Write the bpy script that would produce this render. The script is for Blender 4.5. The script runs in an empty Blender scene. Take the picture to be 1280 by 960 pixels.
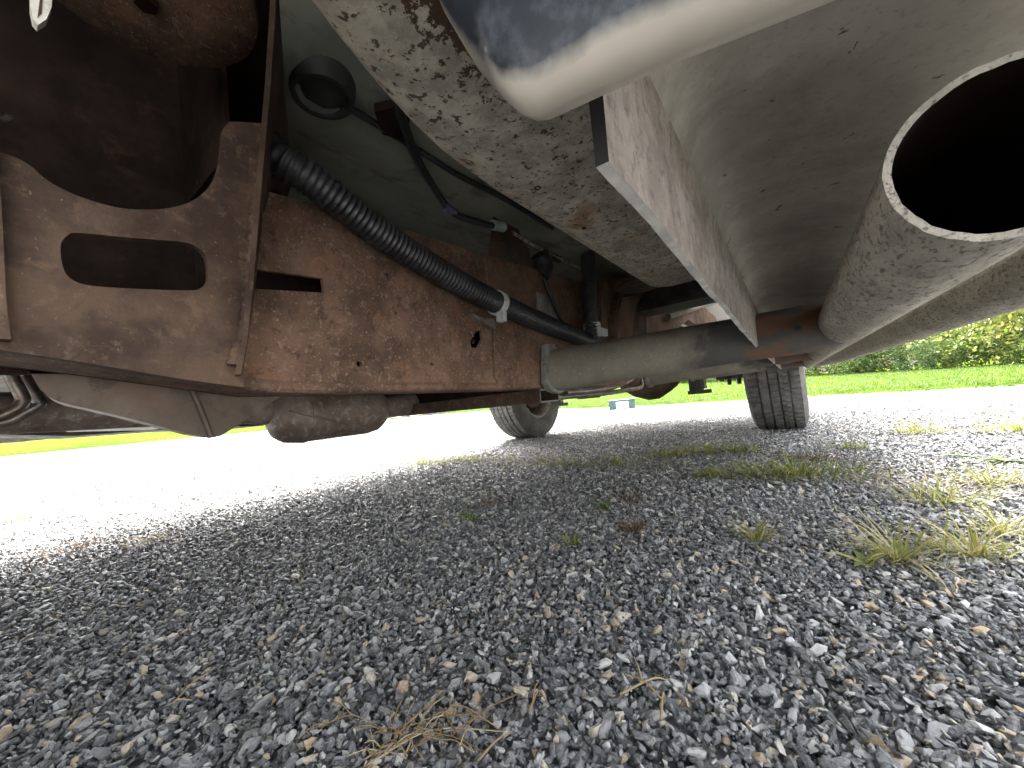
import bpy, bmesh, math, random
import numpy as np
from mathutils import Vector, Matrix
from mathutils.geometry import tessellate_polygon
R = math.radians
scene = bpy.context.scene
COL = scene.collection

# ------------------------------------------------------------------ camera, sky, sun, exposure
cam = bpy.data.cameras.new('camera'); cam_o = bpy.data.objects.new('camera', cam); COL.objects.link(cam_o)
cam_o.matrix_world = Matrix([[0.801981, 0.110708, 0.587001, 0.0], [0.589026, 0.01691, -0.807937, 0.0], [-0.099371, 0.993709, -0.051648, 0.29], [0.0, 0.0, 0.0, 1.0]])
cam.sensor_width = 36.0; cam.lens = 36.0 * 481.0 / 1280.0
cam.clip_start = 0.01; cam.clip_end = 2000
scene.camera = cam_o
SUN_EL, SUN_ROT = 50.0, -30.0
world = bpy.data.worlds.new('World'); scene.world = world; world.use_nodes = True
wn = world.node_tree.nodes; wl = world.node_tree.links
for n in list(wn): wn.remove(n)
sky = wn.new('ShaderNodeTexSky'); sky.sky_type = 'NISHITA'; sky.sun_disc = False
sky.sun_elevation = R(SUN_EL); sky.sun_rotation = R(SUN_ROT); sky.dust_density = 6.0; sky.air_density = 1.0; sky.ozone_density = 1.0
bg = wn.new('ShaderNodeBackground'); bg.inputs['Strength'].default_value = 0.05
wo = wn.new('ShaderNodeOutputWorld')
hs_ = wn.new('ShaderNodeHueSaturation'); hs_.inputs['Saturation'].default_value = 0.2   # grey overcast
wl.new(sky.outputs[0], hs_.inputs['Color']); wl.new(hs_.outputs[0], bg.inputs[0]); wl.new(bg.outputs[0], wo.inputs[0])
sun = bpy.data.lights.new('sun', 'SUN'); sun.energy = 1.5; sun.angle = R(55); sun.color = (1.0, 0.96, 0.9)
sun_o = bpy.data.objects.new('sun', sun); COL.objects.link(sun_o)
# light arrives from rear of the truck (+Y), high
d = Vector((math.sin(R(SUN_ROT)) * math.cos(R(SUN_EL)), math.cos(R(SUN_ROT)) * math.cos(R(SUN_EL)), math.sin(R(SUN_EL))))
sun_o.rotation_euler = d.to_track_quat('Z', 'Y').to_euler(); sun_o.location = (0, 0, 30)
vs = scene.view_settings
vs.view_transform = 'Standard'; vs.look = 'None'; vs.gamma = 1.0; vs.use_curve_mapping = False
vs.exposure = 5.35
scene.render.resolution_x = 1024; scene.render.resolution_y = 768

# ------------------------------------------------------------------ materials
def ramp(nt, fac, stops, interp='LINEAR'):
    r = nt.nodes.new('ShaderNodeValToRGB'); r.color_ramp.interpolation = interp
    e = r.color_ramp.elements
    while len(e) < len(stops): e.new(0.5)
    for el, (p, c) in zip(e, stops):
        el.position = p; el.color = (c[0], c[1], c[2], 1) if not isinstance(c, (int, float)) else (c, c, c, 1)
    nt.links.new(fac, r.inputs[0]); return r.outputs[0]
def noise(nt, vec, scale, detail=5, rough=0.6, dist=0.0):
    n = nt.nodes.new('ShaderNodeTexNoise'); n.inputs['Scale'].default_value = scale
    n.inputs['Detail'].default_value = detail; n.inputs['Roughness'].default_value = rough; n.inputs['Distortion'].default_value = dist
    nt.links.new(vec, n.inputs['Vector']); return n.outputs['Fac']
def wide(nt, f):
    mr = nt.nodes.new('ShaderNodeMapRange'); nt.links.new(f, mr.inputs[0]); mr.inputs[1].default_value = .28; mr.inputs[2].default_value = .72; return mr.outputs[0]
def mix(nt, fac, a, b, mode='MIX'):
    m = nt.nodes.new('ShaderNodeMix'); m.data_type = 'RGBA'; m.blend_type = mode
    for i, v in ((0, fac), (6, a), (7, b)):
        if hasattr(v, 'links') or hasattr(v, 'is_linked'): nt.links.new(v, m.inputs[i])
        elif isinstance(v, (int, float)): m.inputs[i].default_value = v
        else: m.inputs[i].default_value = (v[0], v[1], v[2], 1)
    return m.outputs[2]
def base_mat(name):
    m = bpy.data.materials.new(name); m.use_nodes = True; nt = m.node_tree
    b = nt.nodes['Principled BSDF']
    tc = nt.nodes.new('ShaderNodeTexCoord')
    return m, nt, b, tc.outputs['Object']
def bump(nt, b, h, strength, dist):
    bp = nt.nodes.new('ShaderNodeBump'); bp.inputs['Strength'].default_value = strength; bp.inputs['Distance'].default_value = dist
    nt.links.new(h, bp.inputs['Height']); nt.links.new(bp.outputs[0], b.inputs['Normal'])
def stretch(nt, vec, sc):
    mp = nt.nodes.new('ShaderNodeMapping'); mp.inputs['Scale'].default_value = sc
    nt.links.new(vec, mp.inputs[0]); return mp.outputs[0]
def grime(name, c1, c2, scale=8, layers=(), rough=0.8, metal=0.0, bump_s=0.3, bump_scale=200, bump_d=0.001, st=None, spec=0.3):
    """two tones mixed by large noise, then layers (colour, noise scale, threshold lo, hi, amount)"""
    m, nt, b, co = base_mat(name)
    if st: co = stretch(nt, co, st)
    col = ramp(nt, wide(nt, noise(nt, co, scale, 6, 0.65)), [(0.28, c1), (0.72, c2)])
    for (c, s, lo, hi, amt) in layers:
        f = ramp(nt, wide(nt, noise(nt, co, s, 5, 0.7, 0.3)), [(lo, 0.0), (hi, amt)])
        col = mix(nt, f, col, c)
    nt.links.new(col, b.inputs['Base Color'])
    b.inputs['Roughness'].default_value = rough; b.inputs['Metallic'].default_value = metal
    b.inputs['Specular IOR Level'].default_value = spec
    h = noise(nt, co, bump_scale, 4, 0.7)
    bump(nt, b, h, bump_s, bump_d)
    return m
M = {}
M['rust'] = grime('rust_rail', (.085, .051, .034), (.180, .110, .074), 14,
    [((.27, .18, .125), 150, .60, .80, .7), ((.23, .110, .058), 20, .58, .88, .5), ((.045, .026, .020), 75, .62, .85, .75), ((.42, .33, .24), 300, .78, .88, .8)],
    bump_s=.7, bump_scale=230, bump_d=.0022)
M['rust_bracket'] = grime('rust_bracket', (.042, .025, .017), (.098, .062, .040), 12,
    [((.15, .095, .06), 55, .62, .85, .6), ((.030, .021, .016), 26, .55, .85, .6), ((.24, .16, .10), 260, .80, .90, .6)],
    bump_s=.5, bump_scale=220, bump_d=.0015)
M['rust_shaded'] = grime('rust_shaded', (.012, .008, .0065), (.026, .017, .013), 12,
    [((.055, .03, .022), 25, .66, .9, .5), ((.08, .075, .065), 18, .86, .95, .5)], bump_s=.4, spec=.05)  # rust tone with the shade of recesses put into the colour
M['rust_heat'] = grime('heat_shield_steel', (.105, .078, .060), (.175, .136, .108), 9,
    [((.16, .10, .07), 14, .55, .75, .5), ((.05, .04, .036), 30, .6, .75, .5)], rough=.5, metal=.1, bump_s=.15)
M['muffler'] = grime('muffler_steel', (.14, .108, .086), (.23, .185, .15), 12,
    [((.30, .28, .26), 70, .62, .70, .7), ((.12, .07, .05), 25, .58, .75, .6)], rough=.5, metal=.1, bump_s=.3, bump_scale=90)
M['floor'] = grime('floor_pan_paint', (.17, .178, .145), (.26, .262, .214), 6,
    [((.055, .048, .040), 9, .60, .85, .7), ((.10, .065, .05), 13, .68, .85, .6), ((.30, .30, .26), 26, .78, .92, .5)], rough=.75, bump_s=.2, bump_scale=60, st=(1, .55, 1))
M['panel'] = grime('rocker_undercoat', (.245, .230, .203), (.370, .347, .303), 9,
    [((.40, .36, .295), 28, .60, .95, .45), ((.15, .14, .12), 14, .58, .9, .45), ((.05, .042, .034), 70, .84, .88, .85), ((.27, .19, .13), 40, .80, .92, .45), ((.16, .145, .12), 260, .60, .85, .35)], rough=.8, bump_s=.25, bump_scale=300, bump_d=.0006)
M['fin'] = grime('pinch_weld_undercoat', (.19, .163, .138), (.29, .253, .217), 45,
    [((.10, .085, .072), 150, .55, .85, .7), ((.34, .30, .26), 200, .66, .88, .6)], rough=.9, bump_s=.8, bump_scale=260, bump_d=.0016)
M['fin_edge'] = grime('pinch_weld_edge', (.42, .41, .40), (.62, .60, .56), 30,
    [((.28, .29, .32), 35, .56, .66, .7), ((.70, .68, .62), 140, .60, .72, .6)], rough=.6, bump_s=.3)
def sill_mat():
    m, nt, b, co = base_mat('sill_chipped_paint')
    col = ramp(nt, noise(nt, co, 9, 6, .7), [(.30, (.54, .49, .38)), (.50, (.70, .65, .53)), (.70, (.78, .74, .62))])
    dirt = ramp(nt, noise(nt, co, 45, 6, .75), [(.42, 0.0), (.60, .65)])
    col = mix(nt, dirt, col, (.27, .235, .185))
    # rust bleeding
    st = ramp(nt, noise(nt, co, 17, 4, .6), [(.57, 0.0), (.70, .8)])
    col = mix(nt, st, col, (.36, .19, .07))
    # the paint has flaked down to brown steel towards the front corner of the sill
    sx = nt.nodes.new('ShaderNodeSeparateXYZ'); nt.links.new(co, sx.inputs[0])
    ma = nt.nodes.new('ShaderNodeMath'); ma.operation = 'MULTIPLY_ADD'
    nt.links.new(sx.outputs['Y'], ma.inputs[0]); ma.inputs[1].default_value = -3.0; ma.inputs[2].default_value = 0.62
    mc = nt.nodes.new('ShaderNodeMath'); mc.operation = 'MULTIPLY_ADD'
    nt.links.new(sx.outputs['X'], mc.inputs[0]); mc.inputs[1].default_value = 9.0; mc.inputs[2].default_value = 9.0*.123
    mb = nt.nodes.new('ShaderNodeMath'); mb.operation = 'MINIMUM'; nt.links.new(ma.outputs[0], mb.inputs[0]); nt.links.new(mc.outputs[0], mb.inputs[1])
    cl = nt.nodes.new('ShaderNodeClamp'); nt.links.new(mb.outputs[0], cl.inputs[0]); cl.inputs['Min'].default_value = -0.012; cl.inputs['Max'].default_value = .3
    n2 = noise(nt, co, 170, 6, .75)
    add = nt.nodes.new('ShaderNodeMath'); add.operation = 'ADD'; nt.links.new(n2, add.inputs[0]); nt.links.new(cl.outputs[0], add.inputs[1])
    chip = ramp(nt, add.outputs[0], [(.575, 0.0), (.60, 1.0)])
    col = mix(nt, chip, col, (.10, .055, .033))
    sp = ramp(nt, noise(nt, co, 150, 3, .6), [(.62, 0.0), (.65, .9)])
    col = mix(nt, sp, col, (.075, .05, .035))
    nt.links.new(col, b.inputs['Base Color']); b.inputs['Roughness'].default_value = .75
    inv = nt.nodes.new('ShaderNodeMath'); inv.operation = 'SUBTRACT'; inv.inputs[0].default_value = 1; nt.links.new(chip, inv.inputs[1])
    sm = nt.nodes.new('ShaderNodeMath'); sm.operation = 'MULTIPLY_ADD'; nt.links.new(n2, sm.inputs[0]); sm.inputs[1].default_value = .7; nt.links.new(inv.outputs[0], sm.inputs[2])
    bump(nt, b, sm.outputs[0], .6, .0012)
    return m
M['sill'] = sill_mat()
M['slider'] = grime('slider_dusty_paint', (.31, .283, .236), (.44, .402, .338), 26,
    [((.50, .455, .39), 150, .55, .85, .6), ((.085, .076, .064), 220, .54, .76, .85), ((.18, .165, .14), 40, .55, .85, .4)], rough=.85, bump_s=.7, bump_scale=240, bump_d=.0014, st=(1.6, .55, 1.6))
def cross_mat():
    m, nt, b, co = base_mat('cross_tube_paint')
    col = ramp(nt, noise(nt, co, 16, 6, .7), [(.30, (.15, .138, .108)), (.70, (.25, .232, .185))])
    dust = ramp(nt, noise(nt, co, 190, 4, .7), [(.56, 0.0), (.72, .7)])
    col = mix(nt, dust, col, (.38, .35, .28))
    sx = nt.nodes.new('ShaderNodeSeparateXYZ'); nt.links.new(co, sx.inputs[0])
    def band(lo, hi):
        mr = nt.nodes.new('ShaderNodeMapRange'); nt.links.new(sx.outputs['X'], mr.inputs[0])
        mr.inputs[1].default_value = lo; mr.inputs[2].default_value = hi; return mr.outputs[0]
    n3 = noise(nt, co, 26, 5, .7)
    a = nt.nodes.new('ShaderNodeMath'); a.operation = 'MULTIPLY'; nt.links.new(band(-.20, -.02), a.inputs[0]); nt.links.new(n3, a.inputs[1])
    black = ramp(nt, a.outputs[0], [(.16, 0.0), (.30, .85)])
    col = mix(nt, black, col, (.045, .047, .047))
    a2 = nt.nodes.new('ShaderNodeMath'); a2.operation = 'MULTIPLY'; nt.links.new(band(-.12, -.045), a2.inputs[0]); nt.links.new(noise(nt, co, 34, 5, .7), a2.inputs[1])
    rs = ramp(nt, a2.outputs[0], [(.42, 0.0), (.56, .9)])
    col = mix(nt, rs, col, (.15, .07, .038))
    nt.links.new(col, b.inputs['Base Color']); b.inputs['Roughness'].default_value = .75
    bump(nt, b, noise(nt, co, 240, 4, .7), .5, .001); return m
M['cross'] = cross_mat()
M['saddle'] = grime('saddle_plate_paint', (.15, .155, .14), (.26, .255, .225), 25, [((.07, .06, .05), 40, .6, .75, .6)], rough=.7)
M['black_plastic'] = grime('conduit_plastic', (.016, .016, .018), (.032, .032, .036), 20, [((.09, .085, .08), 120, .62, .78, .4)], rough=.42, bump_s=.05, spec=.5)
M['hose'] = grime('rubber_hose', (.012, .012, .013), (.022, .022, .024), 30, rough=.4, bump_s=.05, spec=.5)
M['strap'] = grime('clamp_galvanised', (.42, .43, .43), (.60, .61, .60), 60, [((.30, .29, .26), 130, .6, .75, .5)], rough=.5, bump_s=.1)
M['teal'] = grime('teal_cap', (.30, .42, .38), (.42, .55, .50), 60, rough=.5)
M['purple'] = grime('purple_tape', (.10, .07, .16), (.16, .12, .24), 60, rough=.5)
M['white_clip'] = grime('white_clip', (.62, .60, .52), (.78, .76, .68), 60, [((.3, .27, .2), 60, .6, .8, .6)], rough=.5)
M['line'] = grime('steel_line', (.42, .39, .33), (.60, .57, .50), 90, [((.13, .07, .04), 60, .58, .64, .9)], rough=.45, metal=.3, bump_s=.2)
M['alu'] = grime('cast_aluminium', (.30, .28, .25), (.46, .44, .40), 25, [((.14, .12, .10), 22, .58, .75, .7)], rough=.5, metal=.5, bump_s=.3)
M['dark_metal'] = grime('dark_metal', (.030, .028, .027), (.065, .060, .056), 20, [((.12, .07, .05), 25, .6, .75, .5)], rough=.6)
M['steel'] = grime('bare_steel', (.20, .185, .17), (.32, .30, .28), 20, [((.16, .09, .05), 25, .58, .75, .5)], rough=.38, metal=.7, bump_s=.1)
def liner_mat():
    m, nt, b, co = base_mat('liner_plastic')
    col = ramp(nt, noise(nt, co, 34, 6, .65), [(.36, (.010, .012, .015)), (.52, (.028, .035, .045)), (.62, (.09, .105, .12)), (.72, (.24, .26, .27))])
    spk = ramp(nt, noise(nt, co, 120, 2, .5), [(.70, 0.0), (.74, .6)])
    col = mix(nt, spk, col, (.45, .44, .40))
    # road dust caked along the lower lip (a layer on the plastic, follows the lip's own height)
    at_ = nt.nodes.new('ShaderNodeAttribute'); at_.attribute_name = 'dust'
    n2 = noise(nt, co, 60, 4, .6)
    ma = nt.nodes.new('ShaderNodeMath'); ma.operation = 'MULTIPLY_ADD'; nt.links.new(n2, ma.inputs[0]); ma.inputs[1].default_value = .8; nt.links.new(at_.outputs['Fac'], ma.inputs[2])
    col = mix(nt, ramp(nt, ma.outputs[0], [(.55, 0.0), (1.30, .95)]), col, (.52, .475, .395))
    nt.links.new(col, b.inputs['Base Color']); b.inputs['Roughness'].default_value = .38
    bump(nt, b, noise(nt, co, 70, 4, .6), .15, .001); return m
M['liner'] = liner_mat()
M['tyre'] = grime('tyre_rubber', (.075, .073, .069), (.125, .121, .113), 10, [((.20, .19, .17), 40, .6, .85, .5)], rough=.85, bump_s=.2, bump_scale=150)
M['rim'] = grime('rim_steel', (.22, .20, .18), (.40, .37, .33), 15, [((.14, .08, .05), 18, .56, .7, .6)], rough=.45, metal=.5)
M['body'] = grime('body_paint', (.62, .61, .57), (.68, .67, .63), 3, rough=.35, bump_s=.02, spec=.5)
M['glass'] = grime('window_glass', (.015, .018, .02), (.03, .035, .04), 2, rough=.05, bump_s=.0, spec=.5)
M['black_trim'] = grime('black_trim', (.02, .02, .02), (.035, .035, .035), 6, rough=.5, bump_s=.05)

# ------------------------------------------------------------------ mesh helpers
def link(name, bm, mat, parent=None, smooth=False, keep=None):
    me = bpy.data.meshes.new(name)
    bmesh.ops.recalc_face_normals(bm, faces=bm.faces)
    bm.to_mesh(me); bm.free()
    if smooth:
        for p in me.polygons: p.use_smooth = True
    for mm in (mat if isinstance(mat, (list, tuple)) else [mat]): me.materials.append(mm)
    o = bpy.data.objects.new(name, me); COL.objects.link(o)
    if parent is not None:
        o.parent = parent
        r = parent
        while r.parent: r = r.parent
        if parent is r: o.matrix_parent_inverse = Matrix.Translation(r.location).inverted()
    return o
def auto(o, deg=35):
    for p in o.data.polygons: p.use_smooth = True
    try: o.data.set_sharp_from_angle(angle=R(deg))
    except Exception: pass
    return o
def bevel(bm, w, seg=2, ang=30):
    es = [e for e in bm.edges if len(e.link_faces) == 2 and e.calc_face_angle(0) > R(ang)]
    bmesh.ops.bevel(bm, geom=es, offset=w, segments=seg, profile=.5, affect='EDGES')
def prism(loop, vec, bm=None):
    """closed 3-D loop extruded along vec"""
    bm = bm or bmesh.new(); n = len(loop); v = Vector(vec)
    a = [bm.verts.new(Vector(p)) for p in loop]; b = [bm.verts.new(Vector(p) + v) for p in loop]
    tri = tessellate_polygon([[Vector(p) for p in loop]])
    for t in tri:
        bm.faces.new([a[i] for i in t]); bm.faces.new([b[i] for i in reversed(t)])
    for i in range(n): bm.faces.new([a[i], a[(i+1) % n], b[(i+1) % n], b[i]])
    return bm
def plate(outer, holes, vec, bm=None):
    bm = bm or bmesh.new(); v = Vector(vec)
    loops = [[Vector(p) for p in outer]] + [[Vector(p) for p in h] for h in holes]
    tri = tessellate_polygon(loops); flat = [p for l in loops for p in l]
    a = [bm.verts.new(p) for p in flat]; b = [bm.verts.new(p + v) for p in flat]
    for t in tri:
        try:
            bm.faces.new([a[i] for i in t]); bm.faces.new([b[i] for i in reversed(t)])
        except ValueError: pass
    k = 0
    for l in loops:
        n = len(l)
        for i in range(n): bm.faces.new([a[k+i], a[k+(i+1) % n], b[k+(i+1) % n], b[k+i]])
        k += n
    return bm
def box(x0, x1, y0, y1, z0, z1, bm=None):
    return prism([(x0, y0, z0), (x1, y0, z0), (x1, y1, z0), (x0, y1, z0)], (0, 0, z1 - z0), bm)
def spline(pts, n=12):
    P = [Vector(p) for p in pts]
    if len(P) == 2: return [P[0].lerp(P[1], i / n) for i in range(n + 1)]
    P = [2*P[0]-P[1]] + P + [2*P[-1]-P[-2]]; out = []
    for i in range(1, len(P) - 2):
        for k in range(n):
            t = k / n; a, b, c, d = P[i-1], P[i], P[i+1], P[i+2]
            out.append(.5*((2*b) + (c-a)*t + (2*a-5*b+4*c-d)*t*t + (3*b-a-3*c+d)*t**3))
    out.append(P[-2]); return out
def resample(path, step):
    out = [path[0]]; acc = 0
    for a, b in zip(path, path[1:]):
        L = (b - a).length; t = step - acc
        while t <= L and L > 0:
            out.append(a.lerp(b, t / L)); t += step
        acc = (acc + L) % step if L > 0 else acc
    return out
def sweep(path, rad, seg=16, bm=None, cap=True):
    """rad: number or function(i, n)"""
    bm = bm or bmesh.new(); n = len(path); rings = []
    t0 = (path[1]-path[0]).normalized()
    nrm = t0.orthogonal().normalized()
    for i, p in enumerate(path):
        t = (path[min(i+1, n-1)] - path[max(i-1, 0)]).normalized()
        nrm = (nrm - t * nrm.dot(t)).normalized(); bn = t.cross(nrm)
        r = rad(i, n) if callable(rad) else rad
        rings.append([bm.verts.new(p + nrm*math.cos(2*math.pi*k/seg)*r + bn*math.sin(2*math.pi*k/seg)*r) for k in range(seg)])
    for A, B in zip(rings, rings[1:]):
        for k in range(seg): bm.faces.new([A[k], A[(k+1) % seg], B[(k+1) % seg], B[k]])
    if cap:
        bm.faces.new(list(reversed(rings[0]))); bm.faces.new(rings[-1])
    return bm
def pipe(path, ro, ri, seg=40, bm=None):
    """hollow tube with open ends"""
    bm = bm or bmesh.new(); n = len(path); O = []; I = []
    nrm = (path[1]-path[0]).normalized().orthogonal().normalized()
    for i, p in enumerate(path):
        t = (path[min(i+1, n-1)] - path[max(i-1, 0)]).normalized()
        nrm = (nrm - t * nrm.dot(t)).normalized(); bn = t.cross(nrm)
        for L, r in ((O, ro), (I, ri)):
            L.append([bm.verts.new(p + (nrm*math.cos(2*math.pi*k/seg) + bn*math.sin(2*math.pi*k/seg))*r) for k in range(seg)])
    for L in (O, I):
        for A, B in zip(L, L[1:]):
            for k in range(seg): bm.faces.new([A[k], A[(k+1) % seg], B[(k+1) % seg], B[k]])
    for e in (0, -1):
        for k in range(seg): bm.faces.new([O[e][k], O[e][(k+1) % seg], I[e][(k+1) % seg], I[e][k]])
    return bm
def lathe(profile, center, axis='X', seg=64, bm=None, closed=True, mod=None):
    """profile: list of (along axis, radius)"""
    bm = bm or bmesh.new(); c = Vector(center); rings = []
    for j, (a, r) in enumerate(profile):
        ring = []
        for k in range(seg):
            th = 2*math.pi*k/seg; rr = r + (mod(j, k) if mod else 0)
            u, w = math.cos(th)*rr, math.sin(th)*rr
            ring.append(bm.verts.new(c + (Vector((a, u, w)) if axis == 'X' else Vector((u, a, w)) if axis == 'Y' else Vector((u, w, a)))))
        rings.append(ring)
    for A, B in zip(rings, rings[1:]):
        for k in range(seg): bm.faces.new([A[k], A[(k+1) % seg], B[(k+1) % seg], B[k]])
    if closed:
        bm.faces.new(list(reversed(rings[0]))); bm.faces.new(rings[-1])
    return bm
def V(l): return [Vector(p) for p in l]
def circ(X, y, z, r, n=14): return [(X, y + r*math.cos(2*math.pi*k/n), z + r*math.sin(2*math.pi*k/n)) for k in range(n)]
def tag(o, label=None, cat=None, group=None, kind=None):
    if label: o['label'] = label
    if cat: o['category'] = cat
    if group: o['group'] = group
    if kind: o['kind'] = kind
    return o
def empty(name, loc):
    e = bpy.data.objects.new(name, None); e.location = loc; e.empty_display_size = .2; COL.objects.link(e)
    return e

# ------------------------------------------------------------------ terrain
EDGE = [(-60, -60), (-34, -25), (-27, -6), (-23.5, 5), (-20, 11.5), (-12.5, 14.6), (-2.06, 7.3), (.1, 6.4), (1.64, 5.5), (5, 4.2), (12, 2.5), (40, 0)]
def edge_y(x):
    for (x0, y0), (x1, y1) in zip(EDGE, EDGE[1:]):
        if x0 <= x <= x1: return y0 + (y1-y0)*(x-x0)/(x1-x0)
    return EDGE[0][1] if x < EDGE[0][0] else EDGE[-1][1]
def ground_z(x, y): return .0108*max(0, -x-4)
def rise_k(x):
    if x > 4: return 0.0
    if x > .5: return .022*(4-x)/3.5
    if x > -10: return .022 + .028*(.5-x)/10.5
    return .06
def lawn_z(x, y):
    dy = max(0, y - edge_y(x)); dd = min(dy, 40)
    return ground_z(x, y) + .006 + rise_k(x)*dd*.75
def ground_mat():
    m, nt, b, co = base_mat('gravel_ground')
    vo = nt.nodes.new('ShaderNodeTexVoronoi'); vo.inputs['Scale'].default_value = 75; nt.links.new(co, vo.inputs['Vector'])
    sp = nt.nodes.new('ShaderNodeSeparateColor'); nt.links.new(vo.outputs['Color'], sp.inputs[0])
    col = ramp(nt, sp.outputs[0], [(0, (.05, .053, .058)), (.45, (.11, .115, .125)), (.8, (.22, .22, .22)), (.93, (.38, .38, .37)), (1, (.36, .29, .20))])
    col = mix(nt, ramp(nt, noise(nt, co, .6, 4, .6), [(.4, 0.0), (.7, .35)]), col, (.22, .21, .19))
    nt.links.new(col, b.inputs['Base Color']); b.inputs['Roughness'].default_value = .8
    bump(nt, b, vo.outputs['Distance'], .8, .006); return m
M['ground'] = ground_mat()
def grid_sheet(xs, ys, zf):
    bm = bmesh.new(); g = [[bm.verts.new((x, y, zf(x, y))) for x in xs] for y in ys]
    for j in range(len(ys)-1):
        for i in range(len(xs)-1): bm.faces.new([g[j][i], g[j][i+1], g[j+1][i+1], g[j+1][i]])
    return bm
def steps(*segs):
    out = []
    for a, b, n in segs: out += [a + (b-a)*i/n for i in range(n)]
    return out + [segs[-1][1]]
ground = link('ground', grid_sheet(steps((-900, -60, 6), (-60, -4, 20), (-4, 60, 8), (60, 900, 5)), steps((-900, -20, 5), (-20, 40, 20), (40, 900, 6)), lambda x, y: ground_z(x, y) - .004), M['ground'])
tag(ground, 'crushed dark grey stone ground under and around the truck', 'ground', kind='structure')
del ground['category']
def lawn_mat():
    m, nt, b, co = base_mat('lawn_grass')
    col = ramp(nt, noise(nt, co, .55, 6, .7), [(.35, (.034, .070, .008)), (.50, (.052, .088, .010)), (.68, (.085, .105, .016))])
    col = mix(nt, ramp(nt, noise(nt, stretch(nt, co, (1, 2.5, 1)), 14, 5, .8), [(.38, 0.0), (.68, .65)]), col, (.030, .058, .008))
    nt.links.new(col, b.inputs['Base Color']); b.inputs['Roughness'].default_value = 1.0; b.inputs['Specular IOR Level'].default_value = 0.0
    bump(nt, b, noise(nt, co, 40, 4, .8), .8, .03); return m
M['lawn'] = lawn_mat()
bm = bmesh.new()
xs = steps((-400, -60, 5), (-60, -14, 23), (-14, 14, 56), (14, 40, 10), (40, 400, 4))
offs = [0, .12, .3, .6, 1, 1.6, 2.4, 3.5, 5, 7, 10, 14, 19, 26, 40, 90, 250, 700]
random.seed(3)
g = []
for x in xs:
    j = random.uniform(-.10, .10) if abs(x) < 40 else 0
    g.append([bm.verts.new((x, edge_y(x) + j*(o < .2) + o, (lawn_z(x, edge_y(x)+o) + (.025 if o > .1 else 0)))) for o in offs])
for a, b in zip(g, g[1:]):
    for k in range(len(offs)-1): bm.faces.new([a[k], b[k], b[k+1], a[k+1]])
lawn = link('lawn', bm, M['lawn'], smooth=True); tag(lawn, 'bright green mown lawn beyond the gravel yard', kind='structure')

# ------------------------------------------------------------------ the truck
TRUCK = empty('pickup_truck', (-.94, 2.66, 0))
tag(TRUCK, 'rusty pickup truck seen from below, parked on dark gravel', 'truck')

# --- frame rail: four plates of one box section, with slots
XO, XI = -.410, -.500
top = [(-1.6, .62), (-.5, .60), (-.15, .405), (.135, .405), (.1351, .528), (.37, .548), (.52, .555), (1.10, .600), (1.7, .70), (2.2, .80), (3.3, .78), (3.9, .78)]
bot = [(3.9, .62), (3.2, .62), (2.2, .64), (1.75, .52), (1.15, .317), (.66, .318), (.39, .323), (.168, .328), (.05, .352), (0, .361), (-.3, .43), (-1.6, .45)]
outer = [(XO, y, z) for y, z in top + bot]
slot = [(-0.4100,0.1452,0.4458), (-0.4100,0.2250,0.4508), (-0.4100,0.2256,0.4345), (-0.4100,0.1441,0.4246)]
hexh = [(-0.4100,0.4765,0.4135), (-0.4100,0.4934,0.4192), (-0.4100,0.4931,0.4028), (-0.4100,0.4786,0.3871), (-0.4100,0.4631,0.3875), (-0.4100,0.4626,0.3979)]
holes = [slot, hexh]
for (px, s) in (([(-0.4100,0.2620,0.3551)], .0035), ([(-0.4100,0.3213,0.4247)], .0022), ([(-0.4100,0.3125,0.4745)], .0024), ([(-0.4100,0.4487,0.5015)], .0028), ([(-0.4100,0.6431,0.4081)], .0045), ([(-0.4100,0.3762,0.3579)], .0028)):
    holes.append(circ(XO, px[0][1], px[0][2], s, 10))
bm = plate(outer, holes, (-.005, 0, 0))
def strip(line, thick):
    for (y0, z0), (y1, z1) in zip(line, line[1:]):
        prism([(XO - .0052, y0, z0), (XO - .0052, y1, z1), (XI + .0052, y1, z1), (XI + .0052, y0, z0)], (0, 0, thick), bm)
strip(bot, .005); strip(top[:4], -.005); strip(top[4:], -.005)
rail = link('frame_rail', bm, M['rust'], TRUCK)
tag(rail, 'rust-brown boxed frame rail')
link('rail_inner_web', plate([(XI, y, z) for y, z in top + bot], [], (.005, 0, 0)), M['rust_shaded'], rail)  # coloured far darker than the rail so the slot looks shaded inside
# rolled lower flange lip of the rail
bm = sweep(spline([(XO - .003, y, z + .003) for y, z in reversed(bot[4:])], 6), .0065, 10)
auto(link('flange_lip', bm, M['rust'], rail))
# overlapping joint plate (slightly proud) with its seam
loop = [(-0.4060,0.5182,0.5480), (-0.4060,0.7520,0.5708), (-0.4060,0.6884,0.4073), (-0.4060,0.6552,0.3176), (-0.4060,0.5254,0.3221), (-0.4060,0.5127,0.3402), (-0.4060,0.5212,0.4380)]
bm = prism(loop, (-.0045, 0, 0)); bevel(bm, .0012, 2)
auto(link('joint_plate', bm, M['rust'], rail))
# weld beads/pits: small proud lumps of scale
random.seed(11); bm = bmesh.new()
for i in range(170):
    y = random.uniform(.15, .66); z = random.uniform(.33, .50)
    s = random.uniform(.0008, .0022)
    bmesh.ops.create_icosphere(bm, subdivisions=1, radius=s, matrix=Matrix.Translation((XO + .0003 if y < .515 else -.4058, y, z)) @ Matrix.Diagonal((.6, 1.3, 1, 1)))
tag(auto(link('rust_scale', bm, M['rust'], rail)), kind='stuff')

# far rail of the truck
bm = prism([(-1.47, y, z) for y, z in [t for t in top if t[0] != .135] + bot], (.09, 0, 0)); bevel(bm, .006, 1)
link('frame_rail', bm, M['rust'], TRUCK)

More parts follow.
